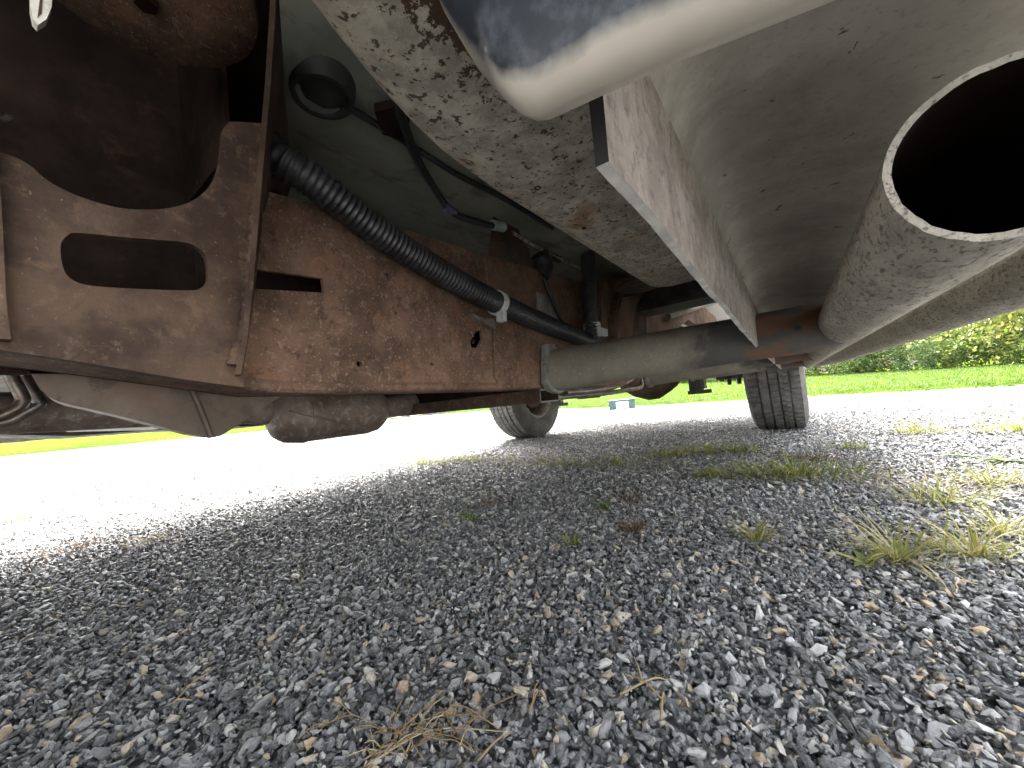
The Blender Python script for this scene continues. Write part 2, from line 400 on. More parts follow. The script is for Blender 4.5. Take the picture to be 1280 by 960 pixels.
# --- cab mount bracket in front of the rail
XB = -.380
outl = [(-0.3800,-0.0087,0.4750), (-0.3800,0.0082,0.4774), (-0.3800,0.0190,0.4747), (-0.3800,0.0271,0.4669), (-0.3800,0.0403,0.4617), (-0.3800,0.0585,0.4604), (-0.3800,0.0726,0.4637), (-0.3800,0.0886,0.4708), (-0.3800,0.1043,0.4832), (-0.3800,0.1171,0.5022), (-0.3800,0.1238,0.5230), (-0.3800,0.1265,0.5425), (-0.3800,0.1284,0.5560), (-0.3800,0.1324,0.5649), (-0.3800,0.1369,0.5689), (-0.3800,0.1603,0.5803), (-0.3800,0.1528,0.5094), (-0.3800,0.1461,0.4616), (-0.3800,0.1363,0.3759), (-0.3800,0.1312,0.3273), (-0.3800,0.0916,0.3345), (-0.3800,0.0379,0.3467), (-0.3800,-0.0103,0.3562)]
hole = [(-0.3800,0.0315,0.4248), (-0.3800,0.0345,0.4317), (-0.3800,0.0396,0.4355), (-0.3800,0.0640,0.4394), (-0.3800,0.0939,0.4450), (-0.3800,0.1041,0.4440), (-0.3800,0.1101,0.4375), (-0.3800,0.1112,0.4255), (-0.3800,0.1102,0.4158), (-0.3800,0.1045,0.4086), (-0.3800,0.0947,0.4055), (-0.3800,0.0586,0.4007), (-0.3800,0.0423,0.3998), (-0.3800,0.0351,0.4028), (-0.3800,0.0319,0.4108)]
def closed_round(l, n=5):
    P_ = [Vector(p) for p in l]; out = []; m_ = len(P_)
    for i in range(m_):
        a_, b_, c_, d_ = P_[i-1], P_[i], P_[(i+1) % m_], P_[(i+2) % m_]
        for k in range(n):
            t = k/n; out.append(.5*((2*b_) + (c_-a_)*t + (2*a_-5*b_+4*c_-d_)*t*t + (3*b_-a_-3*c_+d_)*t**3))
    return out
outl = spline(outl[:16], 4) + V(outl[16:])
bm = plate(outl, [closed_round(hole, 3)], (-.006, 0, 0))
bevel(bm, .0012, 2, 60)
brk = auto(link('mount_bracket', bm, M['rust_bracket'], TRUCK), 40)
tag(brk, 'dark rusty body mount bracket with scooped top and oval slot')
# bracket lower gusset: curves back to the rail bottom
g0 = [(-0.3805,0.1308,0.3288), (-0.3805,0.0918,0.3358), (-0.3805,0.0380,0.3479), (-0.3805,-0.0103,0.3572)]
g1 = [(-0.3900,0.1357,0.3262), (-0.3900,0.0940,0.3344), (-0.3900,0.0389,0.3474), (-0.3900,-0.0106,0.3575)]
g2 = [(-0.4120,0.1512,0.3264), (-0.4120,0.0992,0.3356), (-0.4120,0.0410,0.3495), (-0.4120,-0.0112,0.3603)]
bm = bmesh.new()
rows = [[bm.verts.new(p) for p in g] for g in (g0, g1, g2)]
for A, B in zip(rows, rows[1:]):
    for k in range(3): bm.faces.new([A[k], A[k+1], B[k+1], B[k]])
auto(link('gusset', bm, M['rust_bracket'], brk), 60)
# side flange, edge-on to the rail
fl = [(-0.2900,0.1414,0.6429)] + [(-0.3000,0.1421,0.6172)] + [(-0.3250,0.1458,0.5740)] + [(-0.3500,0.1454,0.5083)] + [(-0.3600,0.1380,0.4244)] + [(-0.3660,0.1323,0.3694)] + [(-0.3700,0.1266,0.3371)]
bm = bmesh.new()
for (a, b) in zip(fl, fl[1:]):
    a, b = Vector(a), Vector(b)
    e_ = .56 if b.z > .5 else .43
    prism([a, b, Vector((-e_, b.y*e_/-b.x - .002, b.z)), Vector((-e_, a.y*e_/-a.x - .002, a.z))], (0, -.0042, 0), bm)
bmesh.ops.remove_doubles(bm, verts=bm.verts, dist=.0002)
flo = link('bracket_flange', bm, M['rust_bracket'], brk)
bm = sweep(resample(spline([(-0.3770,0.1498,0.4994), (-0.3770,0.1418,0.4374), (-0.3770,0.1338,0.3822), (-0.3770,0.1277,0.3573), (-0.3770,0.1252,0.3435)], 8), .003), lambda i, n: .0035 + .0012*math.sin(i*2.1) + .002*(i > n-8), 8)
auto(link('weld_bead', bm, M['rust_bracket'], brk), 80)
# front flange of the same bracket
fl = [(-0.3700,0.0063,0.5070), (-0.3700,0.0080,0.4375), (-0.3700,0.0086,0.3789), (-0.3700,0.0099,0.3578)]
bm = bmesh.new()
for a, b in zip(fl, fl[1:]):
    a, b = Vector(a), Vector(b); prism([a, b, b + Vector((-.03, 0, 0)), a + Vector((-.03, 0, 0))], (0, -.006, 0), bm)
link('bracket_flange', bm, M['rust_bracket'], brk)
# pocket behind the bracket, its shade put into the near-black wall colour
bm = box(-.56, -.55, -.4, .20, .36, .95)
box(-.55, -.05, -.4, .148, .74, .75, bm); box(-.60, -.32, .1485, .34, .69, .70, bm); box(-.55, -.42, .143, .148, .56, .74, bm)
pocket = link('mount_pocket', bm, M['rust_shaded'], TRUCK)
# cushion washer of the body mount
cc = [(-0.3540,0.0755,0.6200)][0]
bm = lathe([(-.004, .012), (-.004, .03), (0, .062), (.006, .070), (.012, .071), (.016, .066), (.03, .064)], cc, 'Z', 40)
cush = auto(link('mount_washer', bm, M['rust'], TRUCK), 40); tag(cush, 'round rusty body mount washer')
bm = lathe([(-.010, .004), (-.010, .007), (-.004, .0075)], cc, 'Z', 6); link('bolt', bm, M['rust_shaded'], cush)
# white clip hanging at the top
q = [(-0.3300,0.0196,0.5651), (-0.3300,0.0284,0.5731), (-0.3300,0.0276,0.5531), (-0.3300,0.0253,0.5431), (-0.3300,0.0219,0.5369), (-0.3300,0.0202,0.5390), (-0.3300,0.0194,0.5463)]
bm = prism(q, (-.006, 0, 0)); bevel(bm, .002, 2)
auto(link('wiring_clip', bm, M['white_clip'], TRUCK)); 
q = [(-0.3295,0.0244,0.5690), (-0.3295,0.0253,0.5699), (-0.3295,0.0235,0.5453), (-0.3295,0.0219,0.5411)]
link('clip_slot', prism(q, (-.001, 0, 0)), M['rust_bracket'], TRUCK)

# --- floor pan of the cab
bm = bmesh.new()
prof = [(-.10, .66), (-.20, .665), (-.33, .660), (-.36, .648), (-.40, .640), (-.44, .646), (-.47, .655), (-.55, .650), (-.62, .62), (-.72, .64), (-.80, .70), (-1.08, .70), (-1.2, .64), (-1.75, .66)]
ys = [.152, .2, .3, .4, .55, .7, .9, 1.1, 1.3]
rows = [[bm.verts.new((x, max(y, min(.29, .475*-x)) if y < .3 else y, z)) for x, z in prof] for y in ys]
for A, B in zip(rows, rows[1:]):
    for k in range(len(prof)-1): bm.faces.new([A[k], A[k+1], B[k+1], B[k]])
bmesh.ops.remove_doubles(bm, verts=bm.verts, dist=.0001)
floor = auto(link('floor_pan', bm, M['floor'], TRUCK), 60)
floor.modifiers.new('thickness', 'SOLIDIFY').thickness = .003; tag(floor, 'dark grey-green painted floor pan')
bm = box(-.25, -.05, -.3, .15, .672, .676); link('floor_flange', bm, M['floor'], floor)
# drain plug
pc = Vector([(-0.3707,0.2193,0.6475)][0])
bm = lathe([(-.008, .006), (-.008, .019), (-.006, .022), (-.006, .025), (-.012, .027), (-.012, .031), (.010, .036)], pc, 'Z', 36)
auto(link('drain_plug', bm, M['black_trim'], floor), 40)
pa = Vector([(-0.3717,0.2396,0.6450)][0])
bm = sweep(spline([pa] + [(-0.3673,0.2821,0.6400), (-0.3682,0.3436,0.6400)] + [(-0.3483,0.4041,0.6200), (-0.3407,0.4977,0.6200), (-0.3408,0.6508,0.6200)], 10), .0042, 10)
auto(link('wire', bm, M['hose'], TRUCK), 80)
bm = prism([(-0.3486,0.2670,0.6360), (-0.3213,0.2815,0.6360), (-0.3299,0.3018,0.6360), (-0.3631,0.3234,0.6360), (-0.3724,0.2942,0.6360)], (0, 0, .01)); bevel(bm, .002, 2)
auto(link('wire_bracket', bm, M['rust_shaded'], TRUCK), 40)

# --- cream sill with chipped paint
YF, YE = .06, .80
prof = [(-.015, .485), (-.06, .468), (-.11, .463), (-.15, .463), (-.170, .466), (-.184, .472), (-.193, .482), (-.198, .496), (-.200, .52), (-.200, .62)]
ys = [.02, .05, .08, .11, .14, .17, .20, .25, .30, .36, .45, .55, .66, .70, .73, .76, .78]
bm = bmesh.new(); rows = []
for y in ys:
    # front end of the sill curves inward and up; the rear end is rounded off
    f = min(1, max(0, (.24 - y)/.20)); inw = .062*f**1.7; 
    e = max(0, (y - .68)/.10)
    row = []
    for x, z in prof:
        xx = -.015 + (x + .015)*(1 - inw/.185); zz = z + .055*e**2.2*(1 if z < .5 else 0)
        row.append(bm.verts.new((xx + .0, y, zz)))
    rows.append(row)
for A, B in zip(rows, rows[1:]):
    for k in range(len(prof)-1): bm.faces.new([A[k], A[k+1], B[k+1], B[k]])
sill = link('inner_sill', bm, M['sill'], TRUCK, smooth=True); sill.modifiers.new('thickness', 'SOLIDIFY').thickness = .002; tag(sill, 'cream painted inner sill, paint chipped to brown rust')
# dents/holes
for p, r in (([(-0.1496,0.2684,0.4635)][0], .0028), ([(-0.1560,0.3682,0.4635)][0], .002)):
    bm = lathe([(0, r*.4), (-.0012, r*.8), (0.0, r*1.2), (.002, r*1.3)], p, 'Z', 14); auto(link('drain_hole', bm, M['rust_bracket'], sill), 80)

# --- outer rocker with pinch weld
XF = -.0355
prof = [(XF - .004, .3405), (XF, .3405), (XF + .0005, .36), (XF + .001, .385), (XF + .003, .400), (XF + .009, .4115), (XF + .020, .4165), (XF + .045, .4170), (.030, .4140), (.055, .4090), (.075, .4060), (.105, .4075), (.145, .418), (.160, .435), (.166, .47), (.166, .52), (.14, .69), (XF - .004, .69)]
bm = bmesh.new(); ys = [.107, .1075] + [.115 + .02*i for i in range(102)]
dz = lambda y: -.0075*(y - .1) - (0 if y > .12 else 0)
zf = lambda y: .0165*max(0, (.75 - y)/.64)
wv = lambda y: .0003*math.sin(y*41) + .00018*math.sin(y*97 + 1) + .00015*math.sin(y*181 + 2)
rows = [[bm.verts.new((x + (wv(y*.7 + 1)*1.3 if z < .39 else 0), y, z + (dz(y) + zf(y))*(1 if z < .5 else 0) + (wv(y) if z < .35 else 0))) for x, z in prof] for y in ys]
n = len(prof)
for A, B in zip(rows, rows[1:]):
    for k in range(n): bm.faces.new([A[k], A[(k+1) % n], B[(k+1) % n], B[k]])
bm.faces.new(rows[0]); bm.faces.new(list(reversed(rows[-1])))
rock = link('rocker_panel', bm, [M['panel'], M['fin'], M['fin_edge'], M['black_trim']], TRUCK)
for p in rock.data.polygons:
    c_ = p.center
    if abs(p.normal.y) > .9: p.material_index = 3
    elif c_.x < XF + .004 and c_.z < .37 and p.normal.z < -.8: p.material_index = 2
    elif c_.x < XF + .0045: p.material_index = 1
auto(rock, 50); tag(rock, 'grey undercoated rocker panel with its hanging pinch weld seam')

# --- fender liner lip above the camera
lo = [(-0.0819,0.0850,0.4465), (-0.0726,0.0850,0.4149), (-0.0680,0.0850,0.4002), (-0.0615,0.0850,0.3849), (-0.0544,0.0850,0.3725), (-0.0492,0.0850,0.3649), (-0.0462,0.0850,0.3624), (-0.0425,0.0850,0.3609), (-0.0265,0.0850,0.3591), (-0.0098,0.0850,0.3567), (0.0115,0.0850,0.3527), (0.0265,0.0850,0.3498)]
hi = [(x + (.0), y, .62) for x, y, z in lo]
bm = bmesh.new()
secs = []
for i, (x, y, z) in enumerate(lo):
    zt = .56
    secs.append([bm.verts.new(q) for q in ((x, y - .045, zt), (x, y - .020, z + .045), (x, y - .0125, z + .018), (x, y - .009, z + .008), (x, y - .006, z + .0025), (x, y - .002, z + .0), (x, y + .002, z + .0008), (x, y + .004, z + .004), (x, y + .005, zt))])
for A, B in zip(secs, secs[1:]):
    for k in range(8): bm.faces.new([A[k], A[k+1], B[k+1], B[k]])
for s in (secs[0], secs[-1]): bm.faces.new(s)
lay = bm.loops.layers.float_color.new('dust')
DV = [0, 0, 0, .1, .8, 1, 1, .6, 0]
for i_, s_ in enumerate(secs):
    for k_, v_ in enumerate(s_):
        for lp in v_.link_loops:
            q_ = DV[k_]*(1.0 if i_ > 4 else .55); lp[lay] = (q_, q_, q_, 1)
liner = auto(link('fender_liner', bm, M['liner'], TRUCK), 75); tag(liner, 'blue-black plastic fender liner with dusty lower lip')

# --- rock slider: main tube (open end), outer tube, three cross tubes
SX, SZ, SR = .0665, .3595, .0305
bm = pipe(resample(spline([(SX, .205, SZ), (SX, .8, SZ - .002), (SX, 1.4, SZ - .004), (SX, 2.28, SZ - .008)], 12), .02), SR, SR - .0026, 56)
for v in bm.verts:
    if v.co.y < .206:
        a_ = math.atan2(v.co.z - SZ, v.co.x - SX)
        v.co.y += .0012*math.sin(a_*3 + .5) + .0005*math.sin(a_*13) + .0004*math.sin(a_*29 + 1)
slider = auto(link('slider_tube', bm, [M['slider'], M['rust_shaded'], M['slider']], TRUCK), 50)
tag(slider, 'thick grey side step tube with open sawn end')
nf = len(slider.data.polygons); half_ = (nf - 2*56)//2
for p in slider.data.polygons:
    p.material_index = 0 if p.index < half_ else 1 if p.index < 2*half_ else 2  # inner wall coloured near black for the shade inside the tube
bm = sweep(resample(spline([(.186, -.25, .364), (.186, .5, .364), (.186, 1.4, .362), (.184, 1.9, .360), (.165, 2.12, .356), (.11, 2.26, .353), (.075, 2.30, .352)], 14), .02), .0305, 40)
auto(link('step_tube', bm, M['slider'], TRUCK), 50)
def cross_tube(y, z0, z1, r0, r1, x0=-.402):
    path = [Vector((x0 + (.015 - x0)*t, y, z0 + (z1 - z0)*t)) for t in [i/30 for i in range(31)]]
    path += [Vector((.015 + .055*t, y, z1 + (SZ - .003 - z1)*t)) for t in [i/8 for i in range(1, 9)]]
    bm = sweep(path, lambda i, n: r0 + (r1 - r0)*min(1, i/25) if i <= 30 else r1 + (.0275 - r1)*((i - 30)/8)**1.3, 40)
    ct = auto(link('cross_tube', bm, M['cross'], TRUCK), 40)
    # saddle plate wrapped on the frame end
    bm = pipe([Vector((-.4055, y - .001, z0)), Vector((-.392, y, z0))], r0 + .0045, r0 - .004, 40)
    auto(link('saddle_plate', bm, M['saddle'], ct), 40)
    return ct
ct1 = cross_tube(.705, .3505, .3560, .0440, .0350)
bm = lathe([(-.002, .004), (0, .0045), (.0008, .0045)], ([(0.0131,0.6710,0.3559)][0][0], .6710, [(0.0131,0.6710,0.3559)][0][2]), 'Y', 14)
link('bolt_hole', bm, M['black_trim'], ct1)
cross_tube(1.36, .3480, .3655, .0440, .0360)
cross_tube(2.06, .3610, .3620, .0440, .0360)
# lower hook of the first saddle
bm = prism([(-0.3900,0.6676,0.4031), (-0.3900,0.7036,0.4055), (-0.3900,0.6965,0.3249), (-0.3900,0.7237,0.3075), (-0.3900,0.7020,0.3032), (-0.3900,0.6701,0.3075), (-0.3900,0.6520,0.3255)], (-.012, 0, 0)); bevel(bm, .001, 1)
link('saddle_hook', bm, M['saddle'], ct1)
# weld where slider meets cross tubes
for y in (.663, 1.318, 2.018):
    pass

# --- wiring conduits
def corrugated(pts, r, pitch, depth, name, parent=TRUCK):
    path = resample(spline(pts, 16), pitch/6)
    bm = sweep(path, lambda i, n: r - depth*(0.0 if (i % 6) < 3 else 1.0) - depth*.3*((i % 6) in (0, 2)), 22)
    return auto(link(name, bm, M['black_plastic'], parent), 60)
cpts = [(-0.4000,0.1725,0.5741)] + [(-0.3880,0.1785,0.5578)] + [(-0.3800,0.2135,0.5398), (-0.3800,0.2789,0.5123), (-0.3800,0.3644,0.4873), (-0.3800,0.4617,0.4663), (-0.3800,0.5941,0.4472), (-0.3800,0.8245,0.4233)] + [(-0.3850,1.0639,0.4061)]
cond = corrugated(cpts, .0185, .0066, .0022, 'wiring_conduit'); tag(cond, 'thick black corrugated wiring conduit along the rail')
# slit tape sleeve over the middle of the conduit
def clamp(p, d, r, name, parent, tabs=True, w=.011):
    d = Vector(d).normalized(); p = Vector(p)
    bm = pipe([p - d*w/2, p + d*w/2], r + .0016, r - .001, 24)
    if tabs:
        s = d.cross(Vector((1, 0, 0))).normalized(); s = s if s.z < 0 else -s
        a = p + s*(r + .006) + Vector((.008, 0, 0))
        bmesh.ops.create_cube(bm, size=1, matrix=Matrix.Translation(a) @ d.to_track_quat('X', 'Z').to_matrix().to_4x4() @ Matrix.Diagonal((w*.9, .014, .016, 1)))
    return auto(link(name, bm, M['strap'], parent), 40)
clamp([(-0.3800,0.5052,0.4590)][0], Vector([(-0.3800,0.5690,0.4513)][0]) - Vector([(-0.3800,0.4617,0.4663)][0]), .0192, 'cable_clamp', cond)
bm = prism([(-0.3980,0.4900,0.4353), (-0.3980,0.5158,0.4385), (-0.3980,0.5172,0.4192), (-0.3980,0.4769,0.4284), (-0.3980,0.4590,0.4392)], (-.01, 0, 0)); link('clamp_stud', bm, M['steel'], cond)
# second, upright conduit behind
YB = .96
c2 = corrugated([(-0.3750,0.8913,0.6782), (-0.3750,0.8812,0.5843), (-0.3750,0.8646,0.5018)] + [(-0.3700,0.8561,0.4413), (-0.3700,0.8955,0.3952)], .0185, .0066, .0018, 'wiring_conduit')
clamp([(-0.3720,0.8597,0.4556)][0], (0, .1, -1), .0190, 'cable_clamp', c2, False, .014)
bm = prism([(-0.3500,0.8453,0.4497), (-0.3500,0.9024,0.4478), (-0.3500,0.8977,0.4315), (-0.3500,0.8483,0.4273)], (-.006, 0, 0)); link('clamp_tab', bm, M['strap'], c2)
# connector and its thin lead
bm = sweep(spline([(-0.4050,0.7026,0.6016), (-0.4050,0.7181,0.5808), (-0.4050,0.7095,0.5542)], 6), lambda i, n: .021*(1 - .45*(i/n)**3), 18)
con = auto(link('connector', bm, M['black_plastic'], TRUCK), 60)
bm = sweep(spline([(-0.3920,0.6894,0.5429), (-0.3920,0.7136,0.5011), (-0.3920,0.7471,0.4620), (-0.3920,0.7632,0.4351)], 8), .0052, 10); auto(link('lead', bm, M['hose'], con), 80)
bm = prism([(-0.4020,0.6715,0.5134), (-0.4020,0.7127,0.5121), (-0.4020,0.7594,0.4692), (-0.4020,0.7475,0.4641), (-0.4020,0.6677,0.4778)], (-.003, 0, 0)); link('connector_tab', bm, M['saddle'], con)
# tab bracket standing on the rail
bm = plate([(-0.4120,0.5507,0.5970), (-0.4120,0.5645,0.6409), (-0.4120,0.5920,0.6599), (-0.4120,0.6236,0.6613), (-0.4120,0.6425,0.6428), (-0.4120,0.6498,0.6201), (-0.4120,0.6770,0.6074), (-0.4120,0.6693,0.5493), (-0.4120,0.6428,0.5321), (-0.4120,0.6289,0.5650), (-0.4120,0.6098,0.5795), (-0.4120,0.5903,0.5870), (-0.4120,0.5596,0.5483), (-0.4120,0.5384,0.5609)], [], (-.004, 0, 0)); 
tb = link('line_bracket', bm, M['rust_bracket'], TRUCK)
# black vent hose with purple band and teal end
hp = [(-0.3000,0.2541,0.6366)] + [(-0.3350,0.2953,0.6351)] + [(-0.3700,0.3463,0.6267)] + [(-0.4000,0.4102,0.6155), (-0.4000,0.4385,0.5980), (-0.4000,0.4879,0.6016), (-0.4000,0.5450,0.6104)]
bm = sweep(spline(hp, 12), .0058, 14); hs = auto(link('vent_hose', bm, M['hose'], TRUCK), 80); tag(hs, 'black rubber vent hose with teal end fitting')
def ring(a, b, r, name, m):
    bm = sweep([Vector(a), Vector(b)], r, 18); return auto(link(name, bm, m, hs), 40)
ring([(-0.4000,0.4233,0.6002)][0], [(-0.4000,0.4423,0.5993)][0], .0068, 'band', M['purple'])
ring([(-0.4000,0.5382,0.6111)][0], [(-0.4000,0.5722,0.6176)][0], .0090, 'end_fitting', M['teal'])
# brake line
bm = sweep(spline([(-0.4100,0.6148,0.6252), (-0.4100,0.6616,0.6211), (-0.4100,0.7305,0.6195), (-0.4100,0.8261,0.6197), (-0.4100,0.9267,0.6210), (-0.4100,1.0120,0.6176)], 8), .0032, 10); auto(link('brake_line', bm, M['line'], TRUCK), 80)
bm = prism([(-0.4090,0.7331,0.6235), (-0.4090,0.8138,0.6261), (-0.4090,0.8065,0.6107), (-0.4090,0.7237,0.6102)], (-.008, 0, 0)); link('line_clip', bm, M['rust_bracket'], TRUCK)

# --- second body mount further back
for (pts, th) in (([(-0.3600,0.9231,0.5788), (-0.3600,1.1728,0.6426), (-0.3600,1.0244,0.5505), (-0.3600,0.9807,0.4831), (-0.3600,0.9609,0.4178), (-0.3600,0.8757,0.4081)], .05), ([(-0.3350,1.1157,0.5690), (-0.3350,1.2242,0.6159), (-0.3350,1.1429,0.5641), (-0.3350,1.0778,0.5007), (-0.3350,1.0508,0.4240), (-0.3350,0.9156,0.4103), (-0.3350,0.9373,0.4808), (-0.3350,0.9894,0.5384)], .05)):
    bm = prism(pts, (-th, 0, 0)); bevel(bm, .002, 1); link('rear_mount', bm, M['rust'], TRUCK)
for pts in ([(-0.3330,1.1101,0.6098), (-0.3330,1.0162,0.5643), (-0.3330,0.9436,0.5180), (-0.3330,0.9125,0.4692), (-0.3330,0.8941,0.4085)], [(-0.3250,1.2248,0.6185), (-0.3250,1.1278,0.5686), (-0.3250,1.0608,0.5188), (-0.3250,1.0308,0.4707), (-0.3250,1.0114,0.4151)]):
    bm = sweep(spline(pts, 6), .0022, 8); auto(link('mount_edge', bm, M['rust'], TRUCK), 80)
bm = lathe([(0, .01), (-.004, .05), (.002, .062), (.012, .060)], [(-0.2807,0.9685,0.5500)][0], 'Z', 30); auto(link('mount_washer', bm, M['rust_bracket'], TRUCK), 40)
# pipes beyond, in the gap between sill and tube
for pts, r, m in (([(-0.4200,1.3922,0.6210), (-0.4200,1.6553,0.6167), (-0.4200,2.0091,0.6025), (-0.4200,2.4352,0.6033)], .006, 'line'), ([(-0.4300,1.4281,0.6113), (-0.4300,1.6605,0.5993), (-0.4300,1.8577,0.5801)], .006, 'line'),
                  ([(-0.3600,1.3320,0.5910), (-0.3600,1.8070,0.6672), (-0.3600,3.4675,1.0243), (-0.3600,19.3706,4.5425)], .016, 'dark_metal'), ([(-0.3800,1.6446,0.5797), (-0.3800,2.5565,0.7631), (-0.3800,6.4921,1.5532)], .012, 'muffler'), ([(-0.4200,1.4491,0.6273), (-0.4200,1.4355,0.5650), (-0.4200,1.4164,0.4886)], .016, 'black_plastic'), ([(-0.4200,1.5873,0.6170), (-0.4200,1.5616,0.5265)], .008, 'black_plastic'), ([(-0.4200,1.7113,0.6350), (-0.4200,1.6818,0.5384)], .008, 'black_plastic')):
    bm = sweep(spline(pts, 8), r, 14); auto(link({'line': 'brake_line', 'dark_metal': 'fuel_pipe', 'muffler': 'fuel_pipe', 'black_plastic': 'harness'}[m], bm, M[m], TRUCK), 80)
# fuel tank / dark bulk behind the cab floor
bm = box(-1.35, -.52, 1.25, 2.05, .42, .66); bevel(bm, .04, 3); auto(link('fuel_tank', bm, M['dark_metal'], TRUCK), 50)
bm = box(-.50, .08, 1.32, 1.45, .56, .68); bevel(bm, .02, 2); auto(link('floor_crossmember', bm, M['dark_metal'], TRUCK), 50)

# --- under the rail: heat shield pan, muffler, crossmember, gearbox
a = [(-0.5500,0.0215,0.3798), (-0.5500,0.0238,0.3639), (-0.5500,0.0289,0.3479), (-0.5500,0.0343,0.3389), (-0.5500,0.0418,0.3333), (-0.5500,0.0804,0.3173), (-0.5500,0.1200,0.2991), (-0.5500,0.1441,0.2882), (-0.5500,0.1529,0.2852), (-0.5500,0.1637,0.2866), (-0.5500,0.1840,0.2988), (-0.5500,0.2069,0.3149), (-0.5500,0.2336,0.3312), (-0.5500,0.2434,0.3581)]
bm = prism(a, (-.10, .01, .004)); bevel(bm, .006, 3, 20)
hsld = auto(link('heat_shield', bm, M['rust_heat'], TRUCK), 50); tag(hsld, 'folded brown steel heat shield hanging under the rail')
bm = sweep(spline([(-0.5490,0.1365,0.3507), (-0.5490,0.1453,0.3210), (-0.5490,0.1542,0.2869)], 6), .003, 8); auto(link('fold', bm, M['rust_heat'], hsld), 80)
# muffler: capsule along the truck
y0, y1 = .385, .640
bm = bmesh.new()
mu = lathe([(-.142, .004), (-.139, .026), (-.128, .046), (-.110, .057), (-.084, .061), (.084, .061), (.113, .056), (.131, .044), (.139, .026), (.142, .004)], (-.90, .492, .3120), 'Y', 40)
muf = auto(link('muffler', mu, M['muffler'], TRUCK), 60); tag(muf, 'brown capsule shaped exhaust muffler')
bm = sweep(spline([(-.841, .37, .322), (-.838, .43, .302), (-.843, .50, .280), (-.858, .55, .266)], 6), .0025, 8); auto(link('seam', bm, M['muffler'], muf), 80)
bm = pipe([Vector((-.90, .418, .3120)), Vector((-.90, .422, .3120))], .0630, .055, 40); auto(link('seam', bm, M['muffler'], muf), 60)
bm = sweep(spline([(-.90, .62, .3145), (-.90, .9, .33), (-.88, 1.3, .37), (-.86, 1.6, .46)], 8), .028, 20); auto(link('exhaust_pipe', bm, M['muffler'], TRUCK), 60)
bm = sweep(spline([(-.90, .40, .32), (-.92, .2, .34), (-.95, -.4, .36)], 8), .028, 20); auto(link('exhaust_pipe', bm, M['muffler'], TRUCK), 60)
# crossmember: hollow box beam open at the rail end
bm = bmesh.new(); x0, x1 = -.448, -1.52; ya, yb, za, zb = .716, .800, .2865, .3165; t = .0035
o = [(ya, za), (yb, za), (yb, zb), (ya, zb)]; i_ = [(ya+t, za+t), (yb-t, za+t), (yb-t, zb-t), (ya+t, zb-t)]
def ringv(pts, x): return [bm.verts.new((x, y, z)) for y, z in pts]
O0, O1, I0, I1 = ringv(o, x0), ringv(o, x1), ringv(i_, x0), ringv(i_, x1)
for A, B in ((O0, O1), (I0, I1), (O0, I0), (O1, I1)):
    for k in range(4): bm.faces.new([A[k], A[(k+1) % 4], B[(k+1) % 4], B[k]])
cm = link('crossmember', bm, [M['rust_bracket'], M['saddle']], TRUCK)
for p in cm.data.polygons:
    if abs(p.normal.x) > .9 and p.center.x > -.5: p.material_index = 1; tag(cm, 'brown hollow crossmember open at the rail end')
bm = box(-1.45, -.55, .74, .80, .318, .36); link('crossmember_web', bm, M['rust_shaded'], cm)
bm = sweep(spline([(-0.5200,0.8899,0.2963), (-0.5200,1.0569,0.2960), (-0.5200,1.2745,0.2955), (-0.5200,1.4771,0.3008), (-0.5200,1.6488,0.3130)] + [(-.55, 1.7, .40)], 8), .0085, 14); auto(link('tail_pipe', bm, M['steel'], TRUCK), 80)
bm = sweep(spline([(-0.5000,0.9224,0.3083), (-0.5000,1.1320,0.3087), (-0.5000,1.3446,0.3228), (-0.5000,1.4802,0.3455)], 8), .012, 14); auto(link('tail_pipe', bm, M['steel'], TRUCK), 80)
# gearbox pan with pale lip
q = [(-0.9800,0.0851,0.3706), (-0.9800,0.0880,0.3461), (-0.9800,0.0930,0.3321), (-0.9800,0.1019,0.3243), (-0.9800,0.2324,0.3137), (-0.9800,0.2580,0.3160), (-0.9800,0.2601,0.3617)]
bm = prism(q, (-.26, 0, 0)); bevel(bm, .006, 3)
gb = auto(link('gearbox_pan', bm, M['alu'], TRUCK), 50); tag(gb, 'pale alloy gearbox pan with rounded flange')
bm = prism([(-0.9750,0.1156,0.3616), (-0.9750,0.1208,0.3431), (-0.9750,0.1302,0.3310), (-0.9750,0.2255,0.3236), (-0.9750,0.2268,0.3551)], (-.01, 0, 0)); link('pan_recess', bm, M['dark_metal'], gb)
bm = box(-1.12, -.88, -.6, .5, .40, .62); bevel(bm, .05, 3); auto(link('gearbox', bm, M['alu'], TRUCK), 60)
# bent straps at the far left
for pts in ([(-0.7200,0.0134,0.4068), (-0.7200,0.0184,0.3792), (-0.7200,0.0248,0.3586), (-0.7200,0.0258,0.3492), (-0.7200,0.0199,0.3403), (-0.7200,-0.0008,0.3277)], [(-0.7500,0.0287,0.3829), (-0.7500,0.0344,0.3651), (-0.7500,0.0390,0.3510), (-0.7500,0.0390,0.3471), (-0.7500,0.0278,0.3380), (-0.7500,0.0147,0.3287), (-0.7500,-0.0036,0.3258)]):
    bm = sweep(spline(pts, 8), .0062, 10); auto(link('exhaust_hanger', bm, M['steel'], TRUCK), 80)
bm = prism([(-1.3000,-0.1090,0.4224), (-1.3000,0.1785,0.4165), (-1.3000,0.4986,0.3286), (-1.3000,0.4969,0.2996), (-1.3000,0.2837,0.3136), (-1.3000,0.1131,0.3165), (-1.3000,-0.1095,0.3516)], (-.25, 0, 0)); bevel(bm, .01, 2)
auto(link('belly_tray', bm, M['dark_metal'], TRUCK), 50)
